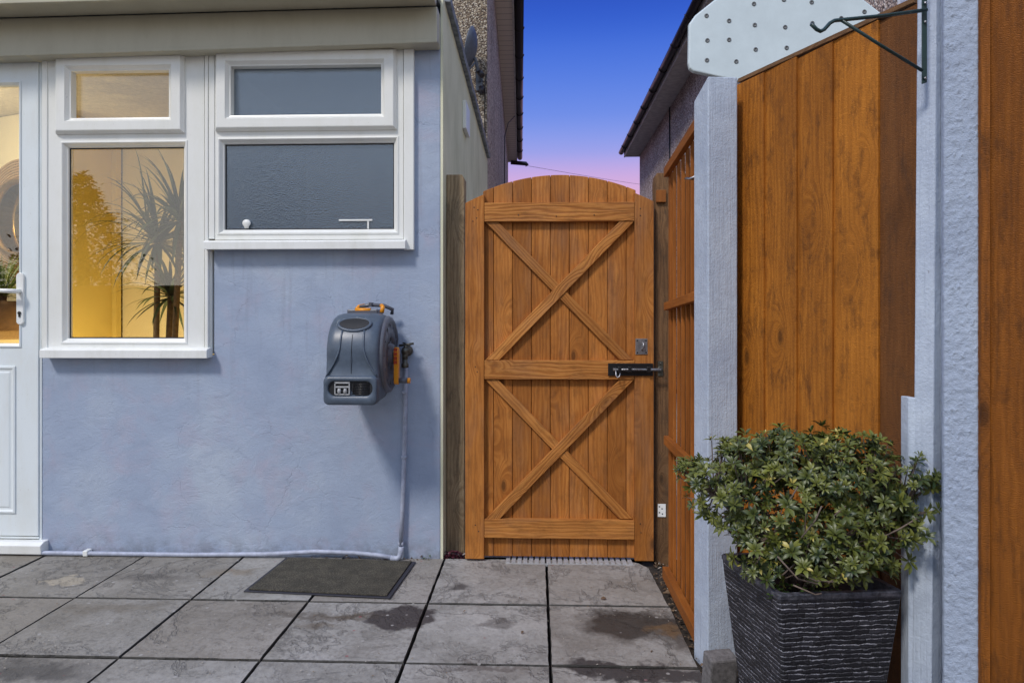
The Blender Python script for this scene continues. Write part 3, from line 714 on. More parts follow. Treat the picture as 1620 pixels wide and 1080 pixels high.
# dracaena behind the window: three canes with tufts
random.seed(5)
dr = empty('dracaena', 'tall dracaena with drooping strap leaves standing behind the lit window', 'plant', loc=(P(245, 600, .55).x, .55, 0))
base = P(245, 600, .55); base.z = 0
V, Fc, Co = [], [], []
heads = [(250, 385, .60, 75, .42, .030), (285, 350, .52, 75, .46, .030), (270, 470, .66, 65, .36, .028), (232, 350, .70, 16, .5, .016)]
for hx_, hy_, yy, nn_, LL, ww in heads:
    p = P(hx_, hy_, yy) - base; rosette(V, Fc, Co, p, nn_, (LL * .6, LL), ww, 3.4, (-.5, 1.45))
raw('leaves', V, Fc, Co, M['dracaena'], dr)
for (x1_, y1_, yy, bx) in ((250, 385, .60, 238), (285, 350, .52, 262), (270, 470, .66, 252)):
    p = P(x1_, y1_, yy) - base; b0 = P(bx, 560, yy) - base; b0.z = .30
    MB().tube([b0, b0.lerp(p, .5) + Vector((.01, 0, 0)), p], .017, 10).build('cane', M['cane'], dr)
MB().lathe([(0, 0), (.13, 0), (.17, .3), (.18, .32), (.16, .32), (.15, .29), (0, .29)], (0, .06, 0)).build('pot', M['creamwall'], dr)
# small white shapes set just in front of the obscured pane
t0 = P(588, 350, .10)
mb = MB(); tp = rect(536, 589, 347, 349.5, 0); mb.box(tp[0], tp[1], -.001, .006, tp[2], tp[3]); tp2 = rect(581, 583.5, 349.8, 362, 0); mb.box(tp2[0], tp2[1], .000, .006, tp2[2], tp2[3])
tag(mb.build('item', M['sill'], bevel=.001), 'small white T-shaped squeegee standing against the obscured glass', 'item')
b_ = P(390, 356, -.002); mb = MB(); mb.lathe([(0, -.012), (.010, -.012), (.012, -.002), (.019, .006), (.021, .014), (.017, .024), (.008, .030), (0, .031)], (b_.x, -.002, b_.z - .004), (0, 0, 1), 18); mb.v = [(x_, -.002 + (y_ + .002) * .45, z_) for x_, y_, z_ in mb.v]
tag(mb.build('white_blob', M['sill']), 'small round white knob at the bottom left of the obscured pane', 'blob')

# ================================================================ hose reel
HR = empty('hose_reel', 'grey wall-mounted garden hose reel with orange crank on the blue wall', 'hose reel', loc=(P(562, 560, 0).x, 0, .78))
ox, oz = HR.location.x, .78
def LH(mb, name, mat, par=None, **k): return mb.build(name, mat, par or HR, **k)
xl, xr = P(512, 600, -.36).x - ox, P(607, 560, -.22).x - ox + .004
cyc, czc, Rr = -.165, .215, .178
def profile(scale=1.0, n=26):
    pts = []
    for k in range(n):        # over the top from the back to the front
        a = R(-35 + (180 + 35 + 8) * k / (n - 1)); pts.append((cyc + Rr * math.cos(a) * 1.0, czc + Rr * math.sin(a)))
    pts += [(cyc - Rr * 1.01, .16), (cyc - Rr * 1.02, .118), (cyc - Rr * 1.06, .108), (cyc - Rr * 1.07, .02), (cyc - Rr * 1.03, .003), (cyc - Rr * .9, -.002), (cyc - .02, .002), (cyc + .07, .03)]
    cy_, cz_ = cyc, .19
    return [(cy_ + (y - cy_) * scale, cz_ + (z - cz_) * scale) for y, z in pts]
rings = []
for x, sc2 in ((xl, .86), (xl + .002, .90), (xl + .008, .945), (xl + .020, .98), (xl + .038, 1.0), (xl + .075, 1.008), ((xl + xr) / 2, 1.012), (xr - .075, 1.008), (xr - .038, 1.0), (xr - .020, .98), (xr - .008, .945), (xr - .002, .90), (xr, .86)):
    rings.append([Vector((x, y, z)) for y, z in profile(sc2)])
body = LH(MB().loft(rings), 'body', M['reel'])
# front surface helper: point on the drum front at angle a (deg from +y over the top)
def surf(x, z, lift=0.0):
    zz = (z - czc) / (Rr * 1.005); zz = max(-1, min(1, zz)); e = abs((x - (xl + xr) / 2) / ((xr - xl) / 2))
    sc3 = 1.012 - .03 * max(0, (e - .7) / .3) ** 2
    y = cyc - Rr * math.sqrt(max(0, 1 - zz * zz)) * sc3 if z > czc - .01 else cyc - Rr * 1.015 * sc3
    return Vector((x, y - lift, z))
cxm = (xl + xr) / 2
# oval grip recess near the top
oc = surf(cxm + .0, czc + .128); nrm = Vector((0, -(cyc - oc.y), oc.z - czc)); nrm = Vector((0, oc.y - cyc, oc.z - czc)).normalized()
tu = Vector((1, 0, 0)); tv = nrm.cross(tu)
def ov(rx, ry, h, n=32): return [oc + nrm * (h - (.0 if ry < .02 else 0)) + tu * rx * math.cos(k * 2 * math.pi / n) + tv * ry * math.sin(k * 2 * math.pi / n) - nrm * (tv.dot(tv) * (ry * math.sin(k * 2 * math.pi / n)) ** 2 / (2 * Rr)) for k in range(n)]
LH(MB().loft([ov(.078, .044, -.006), ov(.078, .044, .005), ov(.073, .040, .009), ov(.066, .034, .008), ov(.062, .030, .0)], cap=False), 'grip_ring', M['reel'])
LH(MB().loft([ov(.0655, .0335, .0082), ov(.03, .02, .0078), ov(.0, .0, .0078)], cap=False), 'grip_shade', M['reeldark'])  # black disc stands in for the shade inside the grip
for sx in (-1, 1):         # moulded ridges from the grip down to the foot
    pts = []
    for k in range(15):
        t = k / 14; z = czc + .105 - t * .205; x = cxm + sx * (.048 + .010 * t + .075 * max(0, t - .35) ** 1.7 * 1.6); x = min(max(x, xl + .006), xr - .006)
        pts.append(surf(x, z, .0005))
    LH(MB().tube(pts, .0042, 8), 'ridge', M['reel'])
LH(MB().tube([surf(cxm, czc + .085 - .008 * k, .0009) for k in range(22)], .0012, 6), 'seam', M['reeldark'])
# foot box with the hose slot
yf = cyc - Rr * 1.07 * 1.0 - .012
fb = []
def rrect(x0, x1, z0, z1, r_, y, n=6):
    out = []
    for (cx2, cz2, a0) in ((x1 - r_, z1 - r_, 0), (x0 + r_, z1 - r_, 90), (x0 + r_, z0 + r_, 180), (x1 - r_, z0 + r_, 270)):
        for k in range(n + 1):
            a = R(a0 + 90 * k / n); out.append(Vector((cx2 + r_ * math.cos(a), y, cz2 + r_ * math.sin(a))))
    return out
X0, X1 = xl - .001, xr + .001
LH(MB().loft([rrect(X0 + .01, X1 - .01, .004, .125, .02, yf + .09), rrect(X0, X1, .0, .128, .024, yf + .06), rrect(X0, X1, -.002, .122, .024, yf + .008), rrect(X0 + .006, X1 - .006, .003, .116, .022, yf), rrect(X0 + .018, X1 - .018, .034, .103, .030, yf), rrect(X0 + .021, X1 - .021, .037, .100, .030, yf + .005), rrect(X0 + .022, X1 - .022, .038, .099, .030, yf + .045)], cap=False), 'foot', M['reel'])
LH(MB().loft([rrect(X0 + .0215, X1 - .0215, .0375, .0995, .0295, yf + .0105), rrect(X0 + .1, X1 - .1, .06, .08, .008, yf + .0106)], cap=False).loft([rrect(X0 + .1, X1 - .1, .06, .08, .008, yf + .0106)]), 'slot_shade', M['reeldark'])  # black sheet stands in for the shade inside the slot
gx = xl + .048
hg = MB(); hg.box(gx, gx + .066, yf + .001, yf + .009, .090, .097); hg.box(gx, gx + .066, yf + .001, yf + .009, .041, .046); hg.box(gx, gx + .005, yf + .001, yf + .0095, .0411, .0969); hg.box(gx + .062, gx + .067, yf + .001, yf + .0095, .0411, .0969); hg.box(gx + .001, gx + .065, yf + .002, yf + .009, .072, .079)
LH(hg, 'hose_guide', M['greyplastic'], bevel=.001)
for k in (0, 1): LH(MB().lathe([(.0, 0), (.006, 0), (.0085, .012), (.006, .024), (0, .0241)], (gx + .020 + k * .026, yf + .006, .045), (0, 0, 1), 14), 'roller', M['greyplastic'])
for k in range(9): pass
cl_ = MB()
for k in range(7): cl_.tube([(gx + .075 + k * .001, yf + .0105, .046 + k * .007), (X1 - .035, yf + .0105, .045 + k * .007)], .0026, 6)
LH(cl_, 'hose_coil', M['black'])
# round side drum
sdm = MB(); sdm.lathe([(.172, -.02), (.176, .004), (.172, .016), (.160, .022), (.150, .018), (.146, .010), (.120, .016), (.085, .020), (.08, .012), (.052, .014), (.046, .030), (.0, .032)], (xr - .004, cyc + .020, .205), (1, 0, 0), 48)
LH(sdm, 'side_drum', M['reelside'])
rb_ = MB()
for k in range(12):
    a = k * math.pi / 6; c1 = Vector((xr + .010, cyc + .020, .205)); rb_.tube([c1 + Vector((0, math.cos(a) * .06, math.sin(a) * .06)), c1 + Vector((0, math.cos(a) * .138, math.sin(a) * .138))], .004, 6)
LH(rb_, 'drum_rib', M['reelside'])
# wall bracket under the drum and clip on top
LH(MB().box(xl + .05, xr - .01, -.035, 0, .06, .36), 'wall_bracket', M['reelside'], bevel=.006)
t1 = P(540, 492, -.10); t2 = P(600, 492, -.10)
zt = t1.z - oz
mb = MB(); mb.box(P(552, 492, -.1).x - ox, P(600, 492, -.1).x - ox, -.135, -.02, .36, zt + .008); LH(mb, 'clip_base', M['reelside'], bevel=.006)
mb = MB(); a = P(563, 490, -.12) - HR.location; b = P(587, 490, -.12) - HR.location; mb.tube([(a.x, -.125, zt + .004), (b.x, -.125, zt + .004)], .0105, 12)
mb.tube([(a.x + .0, -.115, zt + .008), (a.x + .006, -.09, zt + .022), (a.x + .03, -.075, zt + .028)], .008, 10)
c2 = P(604, 490, -.12) - HR.location; mb.tube([(c2.x, -.12, zt - .008), (c2.x + .004, -.115, zt + .018), (c2.x - .008, -.09, zt + .026)], .010, 10); LH(mb, 'orange_clip', M['orange'])
mb = MB(); mb.tube([(a.x + .008, -.09, zt + .020), (b.x - .01, -.07, zt + .030), (c2.x, -.07, zt + .026), (c2.x + .035, -.05, zt + .008), (c2.x + .03, -.04, zt - .012)], .009, 10); mb.box(b.x - .016, b.x - .004, -.1, -.05, zt + .02, zt + .04); LH(mb, 'hose_tail', M['reelside'])
# crank
ax = P(622, 560, -.16).x - ox + .005; cyk = cyc + .005
ck = MB(); cz1, cz0 = P(625, 549, cyk).z - oz, P(625, 608, cyk).z - oz
oval = []
for k in range(24):
    a = 2 * math.pi * k / 24; top_ = math.sin(a) > 0; rr = .022 if top_ else .017
    oval.append(Vector((ax, cyk + rr * math.cos(a), (cz1 - .022 if top_ else cz0 + .017) + rr * math.sin(a))))
ck.prism(oval, (.022, 0, 0)); crank = LH(ck, 'crank_arm', M['orange'], bevel=.004)
LH(MB().tube([(xr + .02, cyk, cz1 - .02), (ax + .004, cyk, cz1 - .02)], .016, 14), 'crank_hub', M['reelside'])
for k in range(4): LH(MB().box(ax + .003, ax + .018, cyk - .0245, cyk - .017, cz1 - .018 - k * .019, cz1 - .004 - k * .019), 'crank_grille', M['redplastic'], crank)
LH(MB().tube([(ax + .02, cyk, cz0 + .018), (ax + .062, cyk, cz0 + .018)], [.0125, .0125], 14), 'crank_handle', M['reelside'])
LH(MB().tube([(ax + .062, cyk, cz0 + .018), (ax + .074, cyk, cz0 + .018)], [.0135, .012], 14), 'handle_cap', M['orange'])

# ================================================================ outside tap and painted pipe
pt = P(640, 560, -.05); tz = pt.z
OT = empty('outdoor_tap', 'old weathered brass garden tap beside the hose reel', 'tap', loc=(P(643, 555, -.03).x, 0, P(643, 555, -.03).z))
mb = MB(); mb.lathe([(0, 0), (.020, 0), (.020, .006), (.013, .010), (.013, .03), (.017, .032), (.017, .042), (.012, .044), (.012, .07), (.0, .071)], (0, 0, 0), (0, -1, 0), 20); mb.tube([(0, -.05, 0), (0, -.058, -.014), (0, -.06, -.036)], [.011, .011, .009], 12); mb.lathe([(.009, 0), (.013, .002), (.013, .014), (.0095, .018), (.0095, .03)], (0, -.06, -.060), (0, 0, 1), 12); mb.build('tap_body', M['brass'], OT); OT.scale = (1.3, 1.1, 1.3)
mb = MB(); mb.tube([(0, -.045, .005), (0, -.047, .022)], .006, 10); mb.tube([(-.024, -.047, .020), (.030, -.050, .028)], .0042, 8); mb.tube([(-.012, -.03, .03), (.018, -.06, .022)], .003, 8); mb.build('tap_handle', M['brass'], OT)
WP = empty('water_pipe', 'thin pale blue painted water pipe running along and up the wall', 'pipe', loc=(P(632, 880, -.03).x, -.03, .02))
wl = WP.location
vx0 = P(644, 600, -.02); 
vp = [P(642, 572, -.02), P(642, 610, -.02), P(640, 700, -.022), P(637, 800, -.022), P(634, 862, -.025)]
MB().tube([p - wl for p in vp], .0105, 12).build('riser', M['pipe'], WP)
lo = [P(-40, 872, -.03), P(40, 873.5, -.035), P(70, 874, -.038), P(150, 875, -.03), P(300, 877, -.03), P(420, 876, -.03), P(500, 872, -.03), P(560, 874, -.03), P(600, 878, -.034), P(628, 883, -.036)]
lo = [Vector((p.x, p.y, max(.008, p.z))) for p in lo]
MB().tube([p - wl for p in lo], .0105, 12).build('ground_run', M['pipe'], WP)
e0 = lo[-1]; MB().tube([e0 + Vector((-.03, 0, .003)) - wl, e0 - wl, e0 + Vector((.012, .004, .008)) - wl, e0 + Vector((.017, .006, .03)) - wl, e0 + Vector((.019, .007, .055)) - wl], .0125, 12).build('elbow', M['pipe'], WP)
for (px_, py_) in ((640, 722), (641, 620), (635, 858)):
    q = P(px_, py_, -.012) - wl; MB().box(q.x - .013, q.x + .013, q.y - .022, q.y + .01, q.z - .008, q.z + .008).build('pipe_clip', M['sill'] if px_ < 0 else M['pipe'], WP, bevel=.004)
q = P(137, 874, -.03) - wl; MB().box(q.x - .012, q.x + .012, -.014, .025, q.z - .014, q.z + .014).build('pipe_clip', M['sill'], WP, bevel=.004)

# ================================================================ gate
GT = empty('garden_gate', 'arched orange-brown wooden garden gate with cross braces and black bolt', 'gate', loc=(P(885, 885, -.03).x, -.03, 0))
gl_ = GT.location
xg0, xg1 = P(736, 600, -.03).x, P(1034, 600, -.03).x; zb = .012
xm, zp = .105, P(880, 277, -.0).z
def arc(x): return zp - .575 * (x - xm) ** 2
jx = [P(p, 600, -.005).x for p in (768, 781, 811, 841, 871, 901, 931, 961, 991, 1001)]
jx[0] = P(764, 600, -.005).x; jx[-1] = P(1006, 600, -.005).x
off = Vector(gl_)
mb = MB()
for a, b in zip(jx, jx[1:]):
    a += .0008; b -= .0008
    t = [(a + (b - a) * k / 4) for k in range(5)]
    mb.prism([Vector((a, -.005, zb + .004)) - off, Vector((b, -.005, zb + .004)) - off] + [Vector((x, -.005, arc(x))) - off for x in t[::-1]], (0, .02, 0))
mb.build('board_panel', M['gate'], GT, bevel=.0028, seg=1)
tt = [jx[0] + .002 + (jx[-1] - jx[0] - .004) * k / 16 for k in range(17)]
mb = MB(); mb.prism([Vector((tt[0], .0155, zb + .006)) - off, Vector((tt[-1], .0155, zb + .006)) - off] + [Vector((x, .0155, arc(x) - .004)) - off for x in tt[::-1]], (0, .006, 0)); mb.build('backing', M['darkpost'], GT)
def gp(pts, name, y0, y1, vdir, mat=None, bev=.0025):
    mb = MB(); mb.prism([Vector((x, y0, z)) - off for x, z in pts], (0, y1 - y0, 0), vdir); return mb.build(name, mat or M['gaterail'], GT, bevel=bev)
sx0, sx1 = P(766, 600, -.03).x, P(1004, 600, -.03).x
for (a, b) in ((xg0, sx0), (sx1, xg1)):
    t = [a + (b - a) * k / 4 for k in range(5)]
    gp([(a, zb), (b, zb)] + [(x, arc(x) - .022) for x in t[::-1]], 'stile', -.035, .012, (0, 0, 1), M['gate'])
for (ya, yb) in ((320, 350), (570, 600), (822, 852)):
    za, zb_ = P(885, yb, -.035).z, P(885, ya, -.035).z
    gp([(sx0 + .001, za), (sx1 - .001, za), (sx1 - .001, zb_), (sx0 + .001, zb_)], 'rail', -.0335, -.004, (1, 0, 0))
def br(p, front, d):
    gp([((P(a, b, -.03)).x, (P(a, b, -.03)).z) for a, b in p], 'brace', -.030 if front else -.024, -.004, d)
for (yt, ybm) in ((350.6, 569.4), (600.6, 821.4)):
    D1 = (P(984, ybm, -.03) - P(776, yt, -.03)); D2 = (P(992, yt, -.03) - P(778, ybm, -.03))
    br([(767, yt), (788, yt), (1002, ybm), (981, ybm)], False, D1)
    br([(768, ybm), (790, ybm), (1003, yt), (980, yt)], True, D2)
# nails in stiles
mb = MB()
for (px_, py_) in ((750, 328), (756, 332), (754, 345), (748, 350), (1013, 330), (1013, 341), (752, 580), (755, 588), (752, 830), (757, 840), (1013, 828), (1014, 842), (820, 340), (880, 342), (940, 340)):
    q = P(px_, py_, -.0355) - off; MB().lathe([(0, 0), (.0028, 0), (.0028, .0008), (0, .001)], q, (0, -1, 0), 8).build('nail', M['black'], GT)
# latch plate with hook
q = P(1015, 548, -.036) - off
lpz = MB().box(q.x - .029, q.x + .027, q.y - .003, q.y, q.z - .037, q.z + .037).build('latch_plate', M['steel'], GT, bevel=.001)
MB().tube([(q.x + .006, q.y - .003, q.z + .018), (q.x + .006, q.y - .02, q.z + .012), (q.x + .006, q.y - .016, q.z - .006), (q.x + .0, q.y - .005, q.z - .016)], .0042, 8).build('pull_hook', M['steel'], lpz)
mb = MB()
for sx in (-1, 1):
    for sz in (-1, 1): MB().lathe([(0, 0), (.004, 0), (.003, .0015), (0, .002)], (q.x + sx * .020, q.y - .003, q.z + sz * .028), (0, -1, 0), 8).build('screw', M['black'], lpz)
# sliding bolt
a = P(962, 584, -.04) - off; b = P(1033, 584, -.04) - off
bp_ = MB().box(a.x, b.x, a.y - .002, a.y + .006, a.z - .030, a.z + .028).build('bolt_plate', M['black'], GT, bevel=.001)
MB().tube([(a.x + .022, a.y - .014, a.z), (b.x + .035, a.y - .014, a.z)], .0065, 12).build('bolt_bar', M['steel'], bp_)
for xx in (a.x + .052, a.x + .10, b.x - .022):
    MB().box(xx - .009, xx + .009, a.y - .024, a.y - .001, a.z - .013, a.z + .013).build('bolt_keep', M['black'], bp_, bevel=.003)
MB().box(a.x + .03, b.x - .03, a.y - .019, a.y - .002, a.z - .010, a.z + .010).build('bolt_case', M['black'], bp_, bevel=.003)
MB().tube([(a.x + .03, a.y - .0215, a.z + .001), (a.x + .135, a.y - .0215, a.z + .001)], .0022, 8).build('bolt_edge', M['steel'], bp_)
MB().tube([(a.x + .034, a.y - .018, a.z), (a.x + .034, a.y - .026, a.z - .026), (a.x + .040, a.y - .030, a.z - .036), (a.x + .050, a.y - .028, a.z - .032), (a.x + .053, a.y - .026, a.z - .016)], .0035, 8).build('bolt_handle', M['steel'], bp_)

# gate posts
LP = empty('gate_post', 'weathered grey-brown timber gate post between blue wall and gate', 'post', 'posts either side of the arched gate', loc=(-.405, .17, 0))
mb = MB(); x0, x1 = P(706, 500, .11).x + .404 + .001, P(735, 500, .11).x + .404 - .0
zt_ = P(720, 276, .11).z
mb.prism([(x0, -.06, -.03), (x1, -.06, -.03), (x1, -.06, zt_ - .02), (x1 - .012, -.06, zt_), (x0, -.06, zt_)], (0, .09, 0)); mb.build('timber', M['oldpost'], LP, bevel=.004)
RP = empty('gate_post', 'dark brown timber gate post with bolt keeper, right of the gate', 'post', 'posts either side of the arched gate', loc=(P(1044, 500, .0).x, .04, 0))
x0, x1 = P(1036, 500, .0).x - RP.location.x + .002, P(1054, 500, .0).x - RP.location.x
zt_ = P(1044, 273, .0).z; mb = MB(); mb.prism([(x0, -.035, -.03), (x1 + .02, -.035, -.03), (x1 + .02, -.035, zt_), (x0 + .01, -.035, zt_), (x0 + .003, -.035, zt_ - .012), (x0, -.035, zt_ - .035)], (0, .08, 0)); mb.build('timber', M['darkpost'], RP, bevel=.004)
q = P(1044, 311, -.0) - RP.location; MB().box(q.x - .018, q.x + .028, -.05, -.034, q.z - .028, q.z + .030).build('packing_block', M['slat'], RP, bevel=.002)
q = P(1044, 583, -.0) - RP.location; mb = MB(); mb.box(q.x - .010, q.x + .015, -.040, -.034, q.z - .034, q.z + .036); mb.lathe([(0, 0), (.012, 0), (.012, .016), (.006, .017), (.006, .01), (0, .01)], (q.x - .002, -.038, q.z - .002), (0, -1, 0), 14); mb.lathe([(0, 0), (.005, 0), (.004, .003), (0, .004)], (q.x + .002, -.04, q.z + .024), (0, -1, 0), 8); mb.build('bolt_keeper', M['brass'], RP)
q = P(1046, 807, -.0) - RP.location; mb = MB(); mb.box(q.x - .016, q.x + .022, -.040, -.036, q.z - .031, q.z + .030); hp = mb.build('hinge_plate', M['sill'], RP, bevel=.001)
mb = MB()
for dx_, dz_ in ((-.008, .018), (.004, .008), (-.008, -.010), (.006, -.016)): MB().lathe([(0, 0), (.0035, 0), (0, .001)], (q.x + dx_, -.0405, q.z + dz_), (0, -1, 0), 8).build('screw', M['black'], hp)

# threshold drain grate
DG = MB(); x0, x1 = P(800, 890, -.05).x, P(1004, 890, -.05).x; ya, yb = -.050, .045
gq = empty('drain_grate', 'white slotted drain grating set along the foot of the gate', 'drain grating', loc=((x0 + x1) / 2, 0, 0))
gx_ = (x0 + x1) / 2; nb = 22
for k in range(nb):
    a = x0 + (x1 - x0) * k / nb; DG.box(a - gx_, a + (x1 - x0) / nb - .008 - gx_, ya, yb, -.01, .0045)
DG.box(x0 - gx_, x1 - gx_, yb, yb + .012, -.01, .004); DG.box(x0 - gx_, x1 - gx_, ya - .012, ya, -.01, .002)
DG.build('grating', M['greyplastic'], gq, bevel=.001)
MB().box(x0 - gx_, x1 - gx_, ya - .01, yb + .01, -.03, -.011).build('channel', M['reeldark'], gq)

# ================================================================ slatted side panel between gate post and painted post
SPX = .575
SL = empty('slatted_panel', 'narrow orange slatted fence panel running from the gate post forward', 'fence panel', loc=(SPX, -.6, 0))
ya, yb = -CD + 2.97, -CD + 2.30
# rails run along Y; z of rails from the photo
def zline(p_, x, yy): pass
def zat(py, d): return CH + (507 - py) * d / 1080
tl0, tl1 = zat(275, 3.0), zat(186, 2.33)
mb = MB(); ns = 9
for k in range(ns):
    yy = -CD + 2.99 - k * (.655 / (ns - 1)); w = .014 if k else .045
    zt_ = tl0 + (tl1 - tl0) * k / (ns - 1)
    mb.box(-.001, .0125 + random.uniform(-.001, .001), yy - w / 2 + .6, yy + w / 2 + .6, .03, zt_ - .004)
mb.build('slats', M['slat'], SL, bevel=.0015)
MB().prism([(.05, -CD + 3.0 + .6, .03), (.05, -CD + 2.3 + .6, .03), (.05, -CD + 2.3 + .6, tl1 - .03), (.05, -CD + 3.0 + .6, tl0 - .03)], (.012, 0, 0)).build('backing', M['darkpost'], SL)  # added dark sheet, there to make the gaps between slats dark
def railm(z0, z1, h, nm='rail', xo=-.024):
    y0_, y1_ = -CD + 3.0 + .6, -CD + 2.37 + .6
    mb = MB(); mb.prism([(xo, y0_, z0 - h / 2), (xo, y1_, z1 - h / 2), (xo, y1_, z1 + h / 2), (xo, y0_, z0 + h / 2)], (-xo - .001, 0, 0), (0, 1, 0)); mb.build(nm, M['slat'], SL, bevel=.002)
railm(tl0, tl1, .04, 'top_rail'); railm(zat(485, 3.0), zat(466, 2.33), .034); railm(zat(694, 3.0), zat(752, 2.33), .038)
mb = MB(); z0_, z1_ = .045, .06
railm(.045, .045, .05, 'bottom_rail', -.03)
q = PT(1092, 284, 2.45); mb = MB(); c0 = q - Vector((SPX, -.6, 0)); mb.tube([(c0.x + .012, c0.y, c0.z), (c0.x - .01, c0.y, c0.z + .005), (c0.x - .02, c0.y - .01, c0.z), (c0.x - .01, c0.y - .03, c0.z - .004), (c0.x + .01, c0.y - .05, c0.z + .002)], .0035, 8); mb.build('hook', M['steel'], SL)

# ================================================================ right-hand fence
def rotz(a): return Matrix.Rotation(a, 3, 'Z')
PA = PT(1120, 600, 2.24)      # nearest corner of the first painted post
fp = empty('painted_post', 'pale blue painted timber fence post behind the potted shrub, short one with cut top', 'post', loc=(PA.x, PA.y, 0))
an = R(12.5); ux = Vector((math.cos(an), math.sin(an), 0)); uy = Vector((-math.sin(an), math.cos(an), 0))
Wp = .105; zt_ = 1.945
pts = [Vector((0, 0, 0)), ux * Wp, ux * Wp + uy * Wp, uy * Wp]
mb = MB(); capz = [zt_ - .004, zt_, zt_ - .02, zt_ - .055]
# chamfered cap
top = [Vector((0, 0, zt_)) + p * 1 for p in pts]

uf = Vector((.44, -.898, 0)).normalized(); nf = Vector((-.898, -.44, 0)).normalized()
f0 = PT(1171, 507, 2.33); f0.z = 0
FP = empty('fence_panel', 'tall orange-brown featheredge fence panel between the two painted posts', 'fence', loc=f0)
mb = MB(); mbd = MB(); zF = 1.945
kk = 0; s0 = -.06
# walk along the fence until it meets the far painted timber
edges = []
for px_ in (1136, 1208, 1259.5, 1316, 1388, 1452):
    xc = (px_ - 810) / F; d = Vector((xc * c_ - s_, xc * s_ + c_)); o2 = Vector((f0.x, f0.y)) - Vector((0, -CD))
    det = d.x * (-uf.y) - d.y * (-uf.x); t = (o2.x * (-uf.y) - o2.y * (-uf.x)) / det; sdist = (d.x * o2.y - d.y * o2.x) / det
    q = Vector((0, -CD)) + d * t; edges.append((q - Vector((f0.x, f0.y))).dot(Vector((uf.x, uf.y))))
for i in range(5):
    a, b = edges[i], edges[i + 1] + .012
    zz = zF + (i % 2) * .004
    sec = [uf * a + nf * .004, uf * b + nf * .013, uf * b - nf * .002, uf * a - nf * .005]
    sec = [p + Vector((0, 0, .02)) for p in sec]
    (mbd if i == 4 else mb).prism(sec, (0, 0, zz - .02))  # last board in darker wood: shadow beside the post put into its colour
mb.build('boards', M['fence'], FP, bevel=.0015); mbd.build('end_board', M['fencedark'], FP, bevel=.0015)
for zr in (.3, 1.05, 1.80): MB().prism([uf * -.02 - nf * .006 + Vector((0, 0, zr)), uf * (edges[-1]) - nf * .006 + Vector((0, 0, zr)), uf * (edges[-1]) - nf * .05 + Vector((0, 0, zr)), uf * -.02 - nf * .05 + Vector((0, 0, zr))], (0, 0, .07), uf).build('rail', M['fencedark'], FP)
MB().prism([uf * -.0 + nf * .010 + Vector((0, 0, zF + .006)), uf * edges[-1] + nf * .016 + Vector((0, 0, zF + .006)), uf * edges[-1] - nf * .03 + Vector((0, 0, zF + .006)), uf * 0 - nf * .03 + Vector((0, 0, zF + .006))], (0, 0, .012), uf).build('capping', M['darkpost'], FP)

# near painted timber post (1450..1490) and roughcast concrete post (1490..1553)
B0 = PT(1448, 507, 1.62); B1 = PT(1490, 507, 1.575)
tpo = empty('painted_post', 'tall pale blue painted timber post carrying the green hanging bracket', 'post', loc=(B0.x, B0.y, 0))
d_ = (B1 - B0); d_.z = 0; nrm_ = Vector((-d_.y, d_.x, 0)).normalized()
e1 = PT(1479, 507, 1.585) - B0; e1.z = 0; e2 = PT(1490, 507, 1.60) - B0; e2.z = 0
mb = MB(); sec = [Vector((0, 0, 0)), e1, e2, e2 + nrm_ * .08, nrm_ * .08]
# slight lean, as photographed
secb = [p + Vector((-.010, 0, -.02)) for p in sec]; sect = [p + Vector((.006, 0, 2.2)) for p in sec]
def loftuv(mb, A, Bq):
    n_ = len(A); 
    acc = 0
    for k in range(n_):
        j = (k + 1) % n_; w = (A[j] - A[k]).length
        mb.face([A[k], A[j], Bq[j], Bq[k]], [(acc, A[k].z), (acc + w, A[k].z), (acc + w, Bq[k].z), (acc, Bq[k].z)]); acc += w
    mb.face(A[::-1]); mb.face(Bq)
_m = MB(); loftuv(_m, [p + Vector((0, 0, -.02)) for p in pts], [p + Vector((0, 0, z_)) for p, z_ in zip(pts, capz)]); _m.build('timber', M['post'], fp, bevel=.004)
loftuv(mb, secb, sect); mb.build('timber', M['post'], tpo, bevel=.003)
q = PT(1442, 630, 1.60) - tpo.location
mb = MB(); mb.prism([Vector((-.013, .006, -.02)), Vector((-.0, -.003, -.02)), Vector((-.0, .03, -.02)), Vector((-.013, .04, -.02))], (0, 0, q.z + .02)); mb.build('batten', M['post'], tpo, bevel=.002)
C0 = PT(1491, 507, 1.535); C1 = PT(1550, 507, 1.50)
rc_ = empty('concrete_post', 'rough-textured pale blue painted concrete post at the right edge', 'post', loc=(C0.x, C0.y, 0))
d_ = C1 - C0; d_.z = 0; nn = Vector((-d_.y, d_.x, 0)).normalized()
# displaced grid for the ragged, lumpy paint
from mathutils import noise as mn
V = []; Fc = []; NX, NZ = 34, 800
L_ = d_.length; dn = d_.normalized()
for j in range(NZ + 1):
    z = -.02 + 2.25 * j / NZ
    for i in range(NX + 1):
        t = i / NX; rag = .0045 * mn.fractal((z * 26, 3.1, 0), .8, 2, 5) * (1 if i == NX else 0) + .0012 * mn.noise((z * 30, 9, 0)) * (i == 0)
        e = .008 * (max(0, abs(t - .5) * 2 - .86) / .14) ** 2
        dsp = .0016 * mn.fractal((t * L_ * 55, z * 55, 2.2), 1, 2, 4) + .0030 * max(0, mn.fractal((t * L_ * 150, z * 110, 7), 1, 2, 3) - .34) * 2 + .0007 * mn.noise((t * L_ * 260, z * 240, 1))
        p = dn * (t * L_ + rag) - nn * (dsp - e); V.append((p.x, p.y, z))
b0 = len(V)
for j in range(NZ):
    for i in range(NX):
        k = j * (NX + 1) + i; Fc.append([k, k + 1, k + NX + 2, k + NX + 1])
